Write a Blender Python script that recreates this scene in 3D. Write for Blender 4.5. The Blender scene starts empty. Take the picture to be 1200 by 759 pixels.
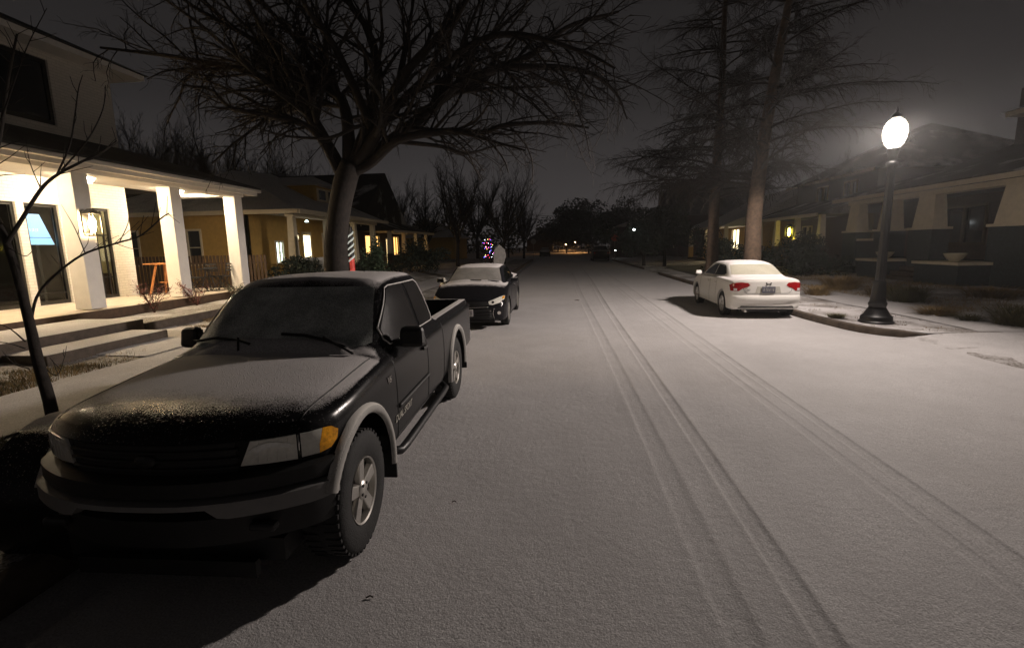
import bpy, bmesh, math, random
import numpy as np
from mathutils import Vector, Matrix
from mathutils.bvhtree import BVHTree
rnd = random.Random(7)
R_ = math.radians
scn = bpy.context.scene
COL = scn.collection

# ------------------------------------------------------------------ camera
FPX, VP, ROLL, CAMH = 567.0, (652.0, 287.0), 0.2, 1.92      # photo pixels (1200 x 759)
def _basis():
    d = Vector((VP[0]-600, VP[1]-379.5, FPX)).normalized()
    r = R_(ROLL)
    dn = Vector((math.sin(r), math.cos(r), 0)); dn = (dn - dn.dot(d)*d).normalized()
    ri = dn.cross(d)
    return ri, d, -dn                                       # columns: world X, Y, Z in camera axes (x right, y down, z forward)
BX, BY, BZ = _basis()
def ray(px, py):
    q = Vector(((px-600)/FPX, (py-379.5)/FPX, 1.0))
    return Vector((BX.dot(q), BY.dot(q), BZ.dot(q)))
CAMP = Vector((0, 0, CAMH))
def at_y(px, py, Y): d = ray(px, py); return CAMP + d*(Y/d.y)
def at_x(px, py, X): d = ray(px, py); return CAMP + d*(X/d.x)
def at_z(px, py, z): d = ray(px, py); return CAMP + d*((z-CAMH)/d.z)
cam = bpy.data.cameras.new('camera'); camo = bpy.data.objects.new('camera', cam); COL.objects.link(camo)
right = Vector((BX.x, BY.x, BZ.x)); down = Vector((BX.y, BY.y, BZ.y)); fwd = Vector((BX.z, BY.z, BZ.z))
M = Matrix((( right.x, -down.x, -fwd.x, 0), (right.y, -down.y, -fwd.y, 0), (right.z, -down.z, -fwd.z, CAMH), (0, 0, 0, 1)))
camo.matrix_world = M
cam.lens = FPX/1200*36; cam.sensor_width = 36; cam.clip_start = 0.05; cam.clip_end = 3000
scn.camera = camo

# ------------------------------------------------------------------ night sky, exposure
w = bpy.data.worlds.new('World'); scn.world = w; w.use_nodes = True
nt = w.node_tree; nt.nodes.clear()
wo = nt.nodes.new('ShaderNodeOutputWorld'); bg = nt.nodes.new('ShaderNodeBackground')
tc = nt.nodes.new('ShaderNodeTexCoord'); sx = nt.nodes.new('ShaderNodeSeparateXYZ'); rp = nt.nodes.new('ShaderNodeValToRGB')
nz = nt.nodes.new('ShaderNodeTexNoise'); nz.inputs['Scale'].default_value = 2.2; nz.inputs['Detail'].default_value = 4
mx = nt.nodes.new('ShaderNodeMath'); mx.operation = 'MULTIPLY_ADD'; mx.inputs[1].default_value = 0.16
nt.links.new(tc.outputs['Generated'], sx.inputs[0]); nt.links.new(tc.outputs['Generated'], nz.inputs['Vector'])
nt.links.new(nz.outputs['Fac'], mx.inputs[0]); nt.links.new(sx.outputs['Z'], mx.inputs[2]); nt.links.new(mx.outputs[0], rp.inputs[0])
e = rp.color_ramp.elements
e[0].position = 0.05; e[0].color = (0.084, 0.076, 0.076, 1)          # city glow on low cloud, fading upwards
e[1].position = 0.80; e[1].color = (0.009, 0.0081, 0.0079, 1)
e_ = e.new(0.32); e_.color = (0.030, 0.0272, 0.0272, 1)
nt.links.new(rp.outputs[0], bg.inputs['Color']); bg.inputs['Strength'].default_value = 0.8
nt.links.new(bg.outputs[0], wo.inputs[0])
LAMP_SIGN = -1.0
LAMP_W = 5300.0                                            # watts of the street lamp
vs = scn.view_settings
vs.view_transform = 'Standard'; vs.look = 'None'; vs.exposure = 0.0; vs.gamma = 1.0; vs.use_curve_mapping = False
scn.cycles.use_denoising = True
scn.cycles.max_bounces = 6; scn.cycles.transparent_max_bounces = 8
scn.cycles.sample_clamp_indirect = 4.0

# ------------------------------------------------------------------ materials
MATS = {}
def N(nt, kind, **kw):
    n = nt.nodes.new(kind)
    for k, v in kw.items():
        if k.startswith('i_'): n.inputs[k[2:].replace('_', ' ')].default_value = v
        else: setattr(n, k, v)
    return n
def newmat(name):
    m = bpy.data.materials.new(name); m.use_nodes = True
    nt = m.node_tree; b = nt.nodes['Principled BSDF']; MATS[name] = m
    return m, nt, b, nt.links.new
def ramp(nt, src, stops, L):
    r = nt.nodes.new('ShaderNodeValToRGB'); L(src, r.inputs[0])
    el = r.color_ramp.elements
    while len(el) < len(stops): el.new(0.5)
    for k, (p, c) in zip(el, stops):
        k.position = p; k.color = (c, c, c, 1) if not isinstance(c, tuple) else (*c, 1)
    return r.outputs[0]
def noise(nt, scale, L, detail=3, rough=0.55, coord='Object', vec=None, sc3=None):
    n = N(nt, 'ShaderNodeTexNoise'); n.inputs['Scale'].default_value = scale; n.inputs['Detail'].default_value = detail; n.inputs['Roughness'].default_value = rough
    t = N(nt, 'ShaderNodeTexCoord'); src = t.outputs[coord]
    if sc3:
        mp = N(nt, 'ShaderNodeMapping'); mp.inputs['Scale'].default_value = sc3; L(src, mp.inputs[0]); src = mp.outputs[0]
    L(src, n.inputs['Vector']); return n.outputs['Fac']
def bump(nt, b, h, L, strength=0.3, dist=0.01):
    n = N(nt, 'ShaderNodeBump'); n.inputs['Strength'].default_value = strength; n.inputs['Distance'].default_value = dist
    L(h, n.inputs['Height']); L(n.outputs[0], b.inputs['Normal']); return n
def mixc(nt, fac, a, c, L):
    m = N(nt, 'ShaderNodeMix', data_type='RGBA')
    if isinstance(fac, float): m.inputs[0].default_value = fac
    else: L(fac, m.inputs[0])
    for i, v in ((6, a), (7, c)):
        if isinstance(v, tuple): m.inputs[i].default_value = (*v, 1)
        else: L(v, m.inputs[i])
    return m.outputs[2]
def math_(nt, op, a, b, L, clamp=False):
    m = N(nt, 'ShaderNodeMath', operation=op, use_clamp=clamp)
    for i, v in ((0, a), (1, b)):
        if isinstance(v, (int, float)): m.inputs[i].default_value = v
        else: L(v, m.inputs[i])
    return m.outputs[0]
def plain(name, col, rough=0.6, metal=0.0, var=0.15, scale=6, bmp=0.0, bscale=60, spec=0.5, coat=0.0):
    m, nt, b, L = newmat(name)
    n = noise(nt, scale, L, 4)
    c0 = tuple(max(0, v*(1-var)) for v in col); c1 = tuple(min(1, v*(1+var)) for v in col)
    f = ramp(nt, n, [(0.3, 0.0), (0.7, 1.0)], L)
    L(mixc(nt, f, c0, c1, L), b.inputs['Base Color'])
    b.inputs['Roughness'].default_value = rough; b.inputs['Metallic'].default_value = metal
    b.inputs['Specular IOR Level'].default_value = spec; b.inputs['Coat Weight'].default_value = coat
    if bmp: bump(nt, b, noise(nt, bscale, L, 3), L, bmp, 0.01)
    return m
def emit(name, col, s):
    m, nt, b, L = newmat(name)
    b.inputs['Base Color'].default_value = (*[min(1, v) for v in col], 1)
    b.inputs['Emission Color'].default_value = (*col, 1); b.inputs['Emission Strength'].default_value = s
    return m
def up_mask(nt, L, lo, hi):
    g = N(nt, 'ShaderNodeNewGeometry'); s = N(nt, 'ShaderNodeSeparateXYZ'); L(g.outputs['Normal'], s.inputs[0])
    return ramp(nt, s.outputs['Z'], [(lo, 0.0), (hi, 1.0)], L)
SNOW = (0.74, 0.71, 0.69)

def snow_ground(name, tracks=False, dirt=0.0, bare=(0.10, 0.075, 0.05), lo=0.5, hi=0.6, scale=1.2):
    m, nt, b, L = newmat(name)
    fine = noise(nt, 90, L, 3, 0.75); mid = noise(nt, 14, L, 3, 0.65); big = noise(nt, 0.5, L, 5, 0.65)
    g = ramp(nt, fine, [(0.32, 0.0), (0.68, 1.0)], L)
    col = mixc(nt, g, (0.36, 0.343, 0.34), (0.90, 0.875, 0.87), L)
    col = mixc(nt, ramp(nt, noise(nt, 2.2, L, 4, 0.7), [(0.4, 0.0), (0.75, 0.30)], L), col, (0.40, 0.38, 0.375), L)
    col = mixc(nt, ramp(nt, big, [(0.35, 0.0), (0.7, 0.45)], L), col, (0.46, 0.44, 0.432), L)
    if tracks:
        a = N(nt, 'ShaderNodeAttribute', attribute_name='track')
        br_ = ramp(nt, noise(nt, 6, L, 4, 0.7), [(0.3, 0.25), (0.65, 1.0)], L)
        col = mixc(nt, math_(nt, 'MULTIPLY', math_(nt, 'MULTIPLY', a.outputs['Fac'], br_, L), 0.75, L), col, (0.17, 0.16, 0.155), L)
    if dirt:
        d = noise(nt, scale, L, 5, 0.7); f = ramp(nt, d, [(lo, 0.0), (hi, dirt)], L)
        f2 = ramp(nt, noise(nt, 30, L, 3, 0.7), [(0.38, 0.25), (0.62, 1.0)], L)
        fd = math_(nt, 'MULTIPLY', f, f2, L)
        col = mixc(nt, fd, col, bare, L)
    L(col, b.inputs['Base Color'])
    b.inputs['Roughness'].default_value = 0.75
    h = math_(nt, 'ADD', math_(nt, 'MULTIPLY', fine, 0.6, L), math_(nt, 'MULTIPLY', mid, 0.9, L), L)
    bump(nt, b, h, L, 0.6, 0.013)
    return m
snow_ground('road_snow', tracks=True)
snow_ground('snow')
snow_ground('walk_snow', dirt=0.25, lo=0.55, hi=0.75, scale=3)
snow_ground('lawn_snow', dirt=1.0, bare=(0.085, 0.062, 0.026), lo=0.40, hi=0.52, scale=0.9)
snow_ground('strip_snow', dirt=1.0, bare=(0.045, 0.036, 0.018), lo=0.36, hi=0.5, scale=1.3)
snow_ground('yard_snow', dirt=0.95, bare=(0.075, 0.05, 0.025), lo=0.46, hi=0.58, scale=0.7)
plain('kerb_concrete', (0.11, 0.085, 0.065), 0.85, var=0.35, scale=5, bmp=0.4, bscale=40)
plain('step_stone', (0.075, 0.058, 0.045), 0.85, var=0.3, scale=7, bmp=0.5, bscale=30)
plain('trim_white', (0.78, 0.75, 0.70), 0.55, var=0.05, scale=4, bmp=0.08)
plain('cream', (0.60, 0.52, 0.38), 0.6, var=0.08, bmp=0.1)
plain('yellow_siding', (0.42, 0.26, 0.07), 0.7, var=0.12, bmp=0.1)
plain('dark_frame', (0.012, 0.011, 0.011), 0.35)
plain('charcoal', (0.03, 0.03, 0.032), 0.5)
plain('dark_brick', (0.06, 0.035, 0.028), 0.85, var=0.3, scale=12, bmp=0.4)
plain('teal_brick', (0.024, 0.034, 0.036), 0.8, var=0.3, scale=10, bmp=0.5, bscale=25)
plain('dark_wood', (0.07, 0.04, 0.022), 0.7, var=0.3, scale=8, bmp=0.2)
plain('orange_wood', (0.48, 0.19, 0.055), 0.5, var=0.2, scale=10)
plain('black_metal', (0.010, 0.010, 0.011), 0.42, metal=0.0, var=0.3, bmp=0.1)
plain('black_plastic', (0.008, 0.008, 0.008), 0.55, var=0.2, bmp=0.15, bscale=120)
plain('rubber', (0.014, 0.014, 0.014), 0.8, var=0.3, scale=20, bmp=0.4, bscale=90)
plain('alloy', (0.62, 0.60, 0.56), 0.32, metal=0.9, var=0.12)
plain('chrome', (0.75, 0.73, 0.70), 0.15, metal=1.0, var=0.05)
plain('grey_plastic', (0.21, 0.205, 0.20), 0.55, var=0.15, bmp=0.15, bscale=150)
plain('red_lens', (0.30, 0.006, 0.008), 0.18, var=0.2, scale=25)
plain('amber_lens', (0.80, 0.33, 0.015), 0.2, var=0.35, scale=45)
plain('plate_white', (0.62, 0.60, 0.60), 0.5, var=0.05)
plain('plate_dark', (0.10, 0.10, 0.13), 0.5, var=0.05)
plain('ink', (0.03, 0.03, 0.05), 0.5)
plain('hydrant_red', (0.35, 0.02, 0.02), 0.45)
plain('silver_paint', (0.5, 0.48, 0.42), 0.4)
plain('bark', (0.017, 0.0125, 0.010), 0.9, var=0.5, scale=10, bmp=1.0, bscale=22)
plain('bark_light', (0.085, 0.056, 0.036), 0.9, var=0.35, scale=9, bmp=0.9, bscale=18)
plain('twig', (0.024, 0.019, 0.016), 0.9, var=0.3)
plain('twig_brown', (0.026, 0.018, 0.013), 0.9, var=0.3)
plain('evergreen', (0.018, 0.026, 0.016), 0.85, var=0.4, scale=3)
plain('green_leaf', (0.035, 0.06, 0.03), 0.8, var=0.4, scale=8)
plain('blade', (0.20, 0.135, 0.055), 0.8, var=0.5, scale=2.5)
plain('blade_green', (0.095, 0.085, 0.035), 0.8, var=0.5, scale=2.5)
plain('red_leaf', (0.20, 0.055, 0.045), 0.7, var=0.4, scale=9)
plain('sage', (0.10, 0.115, 0.07), 0.8, var=0.4, scale=9)
plain('sign_red', (0.30, 0.03, 0.02), 0.5)
plain('sign_grey', (0.25, 0.24, 0.23), 0.5)
plain('pale_board', (0.24, 0.23, 0.22), 0.6, var=0.2, scale=7)
plain('ceramic', (0.55, 0.50, 0.36), 0.6)
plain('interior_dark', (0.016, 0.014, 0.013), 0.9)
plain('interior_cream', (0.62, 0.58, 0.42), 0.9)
plain('porch_board', (0.55, 0.47, 0.38), 0.7, var=0.15, scale=3, bmp=0.1)
def painted_brick():
    m, nt, b, L = newmat('white_brick')
    t = N(nt, 'ShaderNodeTexCoord'); s = N(nt, 'ShaderNodeSeparateXYZ'); L(t.outputs['Object'], s.inputs[0])
    cmb = N(nt, 'ShaderNodeCombineXYZ'); L(math_(nt, 'ADD', s.outputs['X'], s.outputs['Y'], L), cmb.inputs[0]); L(s.outputs['Z'], cmb.inputs[1])
    br = N(nt, 'ShaderNodeTexBrick'); L(cmb.outputs[0], br.inputs['Vector'])
    br.inputs['Scale'].default_value = 1.0; br.inputs['Brick Width'].default_value = 0.215; br.inputs['Row Height'].default_value = 0.075; br.inputs['Mortar Size'].default_value = 0.007
    br.inputs['Color1'].default_value = (0.76, 0.71, 0.63, 1); br.inputs['Color2'].default_value = (0.70, 0.655, 0.58, 1); br.inputs['Mortar'].default_value = (0.60, 0.56, 0.49, 1)
    L(br.outputs['Color'], b.inputs['Base Color']); b.inputs['Roughness'].default_value = 0.7
    bump(nt, b, math_(nt, 'SUBTRACT', 1.0, br.outputs['Fac'], L), L, 0.8, 0.008)
painted_brick()
def shingle(name, col, snow, lo=0.45, hi=0.6):
    m, nt, b, L = newmat(name)
    n = noise(nt, 9, L, 4, 0.7); c = mixc(nt, n, tuple(v*0.6 for v in col), tuple(v*1.4 for v in col), L)
    f = ramp(nt, noise(nt, 0.45, L, 5, 0.65), [(lo, 0.0), (hi, snow)], L)
    f = math_(nt, 'MULTIPLY', f, ramp(nt, noise(nt, 25, L, 3), [(0.35, 0.55), (0.6, 1.0)], L), L)
    L(mixc(nt, f, c, (0.62, 0.60, 0.58), L), b.inputs['Base Color']); b.inputs['Roughness'].default_value = 0.9
    bump(nt, b, noise(nt, 35, L, 3), L, 0.5, 0.01)
shingle('roof_dark', (0.035, 0.035, 0.038), 0.15, 0.5, 0.8)
shingle('roof_snowy', (0.06, 0.058, 0.056), 1.0, 0.18, 0.45)
shingle('roof_patchy', (0.04, 0.036, 0.034), 0.9, 0.52, 0.64)
def glass(name, tint=(0.9, 0.92, 0.9), k=0.02, rough=0.03):
    m, nt, b, L = newmat(name); nt.nodes.remove(b)
    o = nt.nodes['Material Output']; tr = N(nt, 'ShaderNodeBsdfTransparent'); gl = N(nt, 'ShaderNodeBsdfGlossy')
    tr.inputs[0].default_value = (*tint, 1); gl.inputs['Roughness'].default_value = rough
    ms = N(nt, 'ShaderNodeMixShader'); fr = N(nt, 'ShaderNodeFresnel'); fr.inputs[0].default_value = 1.25
    L(math_(nt, 'ADD', fr.outputs[0], k*0.3, L, True), ms.inputs[0]); L(tr.outputs[0], ms.inputs[1]); L(gl.outputs[0], ms.inputs[2]); L(ms.outputs[0], o.inputs[0])
glass('window_glass')
plain('dark_glass', (0.006, 0.007, 0.007), 0.08, var=0.1)
def snowy_paint(name, col, rough, lo, hi, ymin, ymax, specks=0.5, snowcol=(0.70, 0.67, 0.66), metal=0.0, amount=1.0, spec=0.16):
    """car paint dusted with snow where it faces up; ymin..ymax: bare (warm) nose fading into full cover"""
    m, nt, b, L = newmat(name)
    t = N(nt, 'ShaderNodeTexCoord'); s = N(nt, 'ShaderNodeSeparateXYZ'); L(t.outputs['Object'], s.inputs[0])
    up = up_mask(nt, L, lo, hi)
    mr = N(nt, 'ShaderNodeMapRange'); L(s.outputs['Y'], mr.inputs[0]); mr.inputs[1].default_value = ymin; mr.inputs[2].default_value = ymax
    f = math_(nt, 'MULTIPLY', up, mr.outputs[0], L)
    n1 = noise(nt, 140, L, 2, 0.7); n2 = noise(nt, 5, L, 4, 0.6)
    thr = math_(nt, 'ADD', math_(nt, 'MULTIPLY', n1, 1.1, L), math_(nt, 'MULTIPLY', n2, 0.5, L), L)
    f = math_(nt, 'SUBTRACT', math_(nt, 'MULTIPLY', f, 1.75, L), math_(nt, 'SUBTRACT', thr, 0.28, L), L)
    f = ramp(nt, f, [(0.0, 0.0), (0.45, amount)], L)
    v = N(nt, 'ShaderNodeTexVoronoi'); v.inputs['Scale'].default_value = 75; L(t.outputs['Object'], v.inputs['Vector'])
    drop = ramp(nt, v.outputs['Distance'], [(0.16, 1.0), (0.34, 0.0)], L)
    pick = ramp(nt, noise(nt, 55, L, 2), [(0.5, 0.0), (0.56, 1.0)], L)
    upm = up_mask(nt, L, 0.05, 0.6)
    drop = math_(nt, 'MULTIPLY', math_(nt, 'MULTIPLY', drop, pick, L), math_(nt, 'ADD', math_(nt, 'MULTIPLY', upm, 0.96, L), 0.04, L), L)
    c = mixc(nt, math_(nt, 'MULTIPLY', drop, specks*0.22, L), col, (0.5, 0.47, 0.45), L)
    L(mixc(nt, f, c, snowcol, L), b.inputs['Base Color'])
    L(math_(nt, 'ADD', math_(nt, 'MULTIPLY', f, 0.6, L), rough, L, True), b.inputs['Roughness'])
    b.inputs['Metallic'].default_value = metal; b.inputs['Specular IOR Level'].default_value = spec
    h = math_(nt, 'ADD', math_(nt, 'MULTIPLY', drop, specks, L), math_(nt, 'MULTIPLY', f, math_(nt, 'ADD', n1, 0.4, L), L), L)
    bump(nt, b, h, L, 0.7, 0.006)
    return m
snowy_paint('black_paint', (0.008, 0.008, 0.009), 0.22, 0.78, 0.99, -0.15, 0.95, 1.0)
snowy_paint('black_paint_sedan', (0.010, 0.010, 0.012), 0.2, 0.86, 0.97, 0.55, 1.35, 0.3)
snowy_paint('white_paint', (0.72, 0.70, 0.66), 0.3, 0.80, 0.96, -2, -1, 0.1)
snowy_paint('far_paint', (0.012, 0.012, 0.014), 0.3, 0.8, 0.95, -2, -1, 0.1)
def frost(name, c0, c1, sc=130, ro=0.38):
    m, nt, b, L = newmat(name)
    n1 = noise(nt, sc, L, 2, 0.75); n2 = noise(nt, 3.5, L, 4, 0.6)
    f = math_(nt, 'ADD', math_(nt, 'MULTIPLY', n1, 0.75, L), math_(nt, 'MULTIPLY', n2, 0.5, L), L)
    L(mixc(nt, ramp(nt, f, [(0.48, 0.0), (0.82, 1.0)], L), c0, c1, L), b.inputs['Base Color'])
    b.inputs['Roughness'].default_value = ro; bump(nt, b, n1, L, 0.6, 0.004)
frost('frost_glass', (0.16, 0.18, 0.17), (0.92, 0.95, 0.90))
plain('frosted_trim', (0.62, 0.60, 0.57), 0.6, var=0.3, scale=60)
snowy_paint('flare_snow', (0.36, 0.35, 0.33), 0.5, 0.25, 0.8, -2, -1, 0.2, (0.62, 0.60, 0.56))
frost('frost_side', (0.003, 0.003, 0.0035), (0.022, 0.02, 0.02), 90, 0.3)
MATS['frost_side'].node_tree.nodes['Principled BSDF'].inputs['Specular IOR Level'].default_value = 0.05
frost('frost_light', (0.17, 0.165, 0.155), (0.36, 0.345, 0.32))
frost('frost_rear', (0.36, 0.345, 0.27), (0.52, 0.50, 0.41))
def lens(name):
    m, nt, b, L = newmat(name)
    n = noise(nt, 60, L, 3); c = mixc(nt, n, (0.62, 0.61, 0.54), (0.92, 0.90, 0.82), L); L(c, b.inputs['Base Color'])
    b.inputs['Roughness'].default_value = 0.25; b.inputs['Metallic'].default_value = 0.15; b.inputs['Coat Weight'].default_value = 0.6; bump(nt, b, noise(nt, 80, L, 2), L, 0.25, 0.004)
lens('headlamp_lens')
plain('painted_highlight', (0.9, 0.88, 0.78), 0.25, metal=0.3, var=0.25, scale=30)  # pale tone of the highlight painted on the pickup's headlamps
def glowing_glass(name, col, s_):
    m, nt, b, L = newmat(name); nt.nodes.remove(b); o = nt.nodes['Material Output']
    em = N(nt, 'ShaderNodeEmission'); em.inputs[0].default_value = (*col, 1); em.inputs[1].default_value = s_
    tr = N(nt, 'ShaderNodeBsdfTransparent'); ad = N(nt, 'ShaderNodeAddShader'); L(em.outputs[0], ad.inputs[0]); L(tr.outputs[0], ad.inputs[1]); L(ad.outputs[0], o.inputs[0])
glowing_glass('lamp_glow', (1.0, 0.90, 0.76), 2.2)
emit('sconce_glow', (1.0, 0.66, 0.30), 260)
emit('ceiling_glow', (1.0, 0.79, 0.52), 560)
emit('room_glow', (1.0, 0.80, 0.50), 12)
emit('screen_glow', (0.30, 0.60, 1.0), 0.95)
emit('screen_text', (0.62, 0.78, 0.85), 0.75)
emit('window_warm', (1.0, 0.55, 0.16), 2.6)
emit('window_white', (1.0, 0.84, 0.52), 4.5)
emit('window_cool', (0.75, 0.95, 0.9), 3.5)
emit('yellow_glow', (1.0, 0.80, 0.06), 60)
emit('orange_far', (1.0, 0.48, 0.16), 700)
emit('white_far', (0.9, 1.0, 1.0), 26)
emit('red_far', (1.0, 0.05, 0.03), 8)
for k, c in dict(red=(1, .04, .08), blue=(.12, .1, 1), white=(.8, .85, 1), yellow=(1, .75, .2), pink=(.9, .1, .6)).items(): emit('bulb_'+k, c, 9)
emit('cane_white', (0.9, 1.0, 0.95), 0.22); emit('cane_red', (1.0, 0.12, 0.1), 0.02); emit('green_glow', (0.1, 1.0, 0.3), 1.0)

# ------------------------------------------------------------------ mesh helpers
class MB:
    def __init__(s): s.v = []; s.f = []
    def add(s, vs, fs):
        o = len(s.v); s.v += [tuple(p) for p in vs]; s.f += [tuple(i+o for i in f) for f in fs]; return s
    def box(s, x0, x1, y0, y1, z0, z1):
        return s.add([(x0,y0,z0),(x1,y0,z0),(x1,y1,z0),(x0,y1,z0),(x0,y0,z1),(x1,y0,z1),(x1,y1,z1),(x0,y1,z1)],
                     [(3,2,1,0),(4,5,6,7),(0,1,5,4),(1,2,6,5),(2,3,7,6),(3,0,4,7)])
    def hexa(s, b, t):                                   # four bottom points, four top points
        return s.add(list(b)+list(t), [(3,2,1,0),(4,5,6,7),(0,1,5,4),(1,2,6,5),(2,3,7,6),(3,0,4,7)])
    def prism(s, poly, off):                             # polygon (3-D points) swept by the vector off
        n = len(poly); o = Vector(off); a = [Vector(p) for p in poly]; b = [p+o for p in a]
        return s.add(a+b, [tuple(range(n-1,-1,-1)), tuple(range(n, 2*n))]+[(i,(i+1)%n,n+(i+1)%n,n+i) for i in range(n)])
    def tube(s, pts, rad, n=8, cap=True):
        pts = [Vector(p) for p in pts]; k = len(pts)
        if not hasattr(rad, '__len__'): rad = [rad]*k
        vs = []; ref = None
        for i, p in enumerate(pts):
            t = (pts[min(i+1,k-1)]-pts[max(i-1,0)])
            t = t.normalized() if t.length > 1e-9 else Vector((0,0,1))
            if ref is None: ref = Vector((1,0,0)) if abs(t.x) < 0.8 else Vector((0,1,0))
            u = (ref - t*ref.dot(t)).normalized(); ref = u; v = t.cross(u)
            for j in range(n):
                a = 2*math.pi*j/n; vs.append(p+(u*math.cos(a)+v*math.sin(a))*rad[i])
        fs = [(i*n+j, i*n+(j+1)%n, (i+1)*n+(j+1)%n, (i+1)*n+j) for i in range(k-1) for j in range(n)]
        if cap: fs += [tuple(range(n-1,-1,-1)), tuple((k-1)*n+j for j in range(n))]
        return s.add(vs, fs)
    def lathe(s, prof, n=24, c=(0,0,0), axis='z', fl=None):   # prof: (radius, height)
        vs = []
        for r, h in prof:
            for j in range(n):
                a = 2*math.pi*j/n; rr = r*(1+(fl*math.cos(8*a) if fl else 0)); x, y = rr*math.cos(a), rr*math.sin(a)
                p = (x, y, h) if axis == 'z' else ((h, x, y) if axis == 'x' else (x, h, y))
                vs.append((p[0]+c[0], p[1]+c[1], p[2]+c[2]))
        k = len(prof)
        fs = [(i*n+j, i*n+(j+1)%n, (i+1)*n+(j+1)%n, (i+1)*n+j) for i in range(k-1) for j in range(n)]
        fs += [tuple(range(n-1,-1,-1)), tuple((k-1)*n+j for j in range(n))]
        return s.add(vs, fs)
    def ball(s, c, r, n=10, m=6, sq=(1,1,1)):
        vs = [(c[0], c[1], c[2]-r*sq[2])]
        for i in range(1, m):
            t = math.pi*i/m
            for j in range(n):
                a = 2*math.pi*j/n; vs.append((c[0]+r*sq[0]*math.sin(t)*math.cos(a), c[1]+r*sq[1]*math.sin(t)*math.sin(a), c[2]-r*sq[2]*math.cos(t)))
        vs.append((c[0], c[1], c[2]+r*sq[2])); last = len(vs)-1
        fs = [(0, 1+(j+1)%n, 1+j) for j in range(n)]
        for i in range(m-2):
            for j in range(n): fs.append((1+i*n+j, 1+i*n+(j+1)%n, 1+(i+1)*n+(j+1)%n, 1+(i+1)*n+j))
        fs += [(last, 1+(m-2)*n+j, 1+(m-2)*n+(j+1)%n) for j in range(n)]
        return s.add(vs, fs)
    def build(s, name, mat, parent=None, smooth=False, bevel=0.0, loc=None):
        me = bpy.data.meshes.new(name); me.from_pydata(s.v, [], s.f); me.update()
        return link(name, me, mat, parent, smooth, bevel, loc)
def link(name, me, mat, parent=None, smooth=False, bevel=0.0, loc=None):
    o = bpy.data.objects.new(name, me); COL.objects.link(o)
    if mat: me.materials.append(MATS[mat])
    if smooth:
        me.polygons.foreach_set('use_smooth', [True]*len(me.polygons))
        if smooth != 'all':
            try: me.set_sharp_from_angle(angle=R_(smooth if smooth is not True else 40))
            except Exception: pass
    if bevel:
        b = o.modifiers.new('bevel', 'BEVEL'); b.width = bevel; b.segments = 2; b.limit_method = 'ANGLE'; b.angle_limit = R_(40)
    if parent: o.parent = parent
    if loc: o.location = loc
    return o
def thing(name, label, cat, loc=(0,0,0), rz=0.0, group=None):
    o = bpy.data.objects.new(name, None); COL.objects.link(o); o.location = loc; o.rotation_euler = (0,0,rz); o.empty_display_size = 0.3
    return tag(o, label, cat, group)
def tag(o, label, cat, group=None):
    o['label'] = label; o['category'] = cat
    if group: o['group'] = group
    return o
def struct(o): o['kind'] = 'structure'; return o
def stuff(o, label=None, cat=None):
    o['kind'] = 'stuff'
    if label: o['label'] = label; o['category'] = cat
    return o
def copy_tree(o, parent=None):
    c = o.copy(); COL.objects.link(c); c.parent = parent
    for ch in list(o.children): copy_tree(ch, c)
    return c
def text_mesh(txt, size, name, mat, parent, M4, shear=0.0, ext=0.002):
    cu = bpy.data.curves.new(name, 'FONT'); cu.body = txt; cu.size = size; cu.align_x = 'CENTER'; cu.align_y = 'CENTER'; cu.extrude = ext; cu.shear = shear
    t = bpy.data.objects.new(name+'_t', cu); COL.objects.link(t)
    dg = bpy.context.evaluated_depsgraph_get(); me = bpy.data.meshes.new_from_object(t.evaluated_get(dg))
    bpy.data.objects.remove(t); me.materials.clear(); me.transform(M4)
    return link(name, me, mat, parent)
def wall(mb, axis, pos, th, u0, u1, z0, z1, holes=()):
    """wall slab in the plane axis=pos..pos+th, u along the other axis, rectangular holes (u0,u1,z0,z1)"""
    us = sorted({u0, u1, *[h for q in holes for h in q[:2] if u0 < h < u1]}); zs = sorted({z0, z1, *[h for q in holes for h in q[2:] if z0 < h < z1]})
    def hole(i, j):
        if i < 0 or j < 0 or i >= len(us)-1 or j >= len(zs)-1: return True
        cu, cz = (us[i]+us[i+1])/2, (zs[j]+zs[j+1])/2
        return any(h[0] < cu < h[1] and h[2] < cz < h[3] for h in holes)
    def P(a, u, z): return (pos+a, u, z) if axis == 'x' else (u, pos+a, z)
    for i in range(len(us)-1):
        for j in range(len(zs)-1):
            if hole(i, j): continue
            a, b, c, d = us[i], us[i+1], zs[j], zs[j+1]
            for k in (0, th): mb.add([P(k,a,c),P(k,b,c),P(k,b,d),P(k,a,d)], [(0,1,2,3)])
            for cond, p, q in ((hole(i-1,j),(a,c),(a,d)), (hole(i+1,j),(b,c),(b,d)), (hole(i,j-1),(a,c),(b,c)), (hole(i,j+1),(a,d),(b,d))):
                if cond: mb.add([P(0,*p),P(th,*p),P(th,*q),P(0,*q)], [(0,1,2,3)])
    return mb
#@@END_HELPERS

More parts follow.
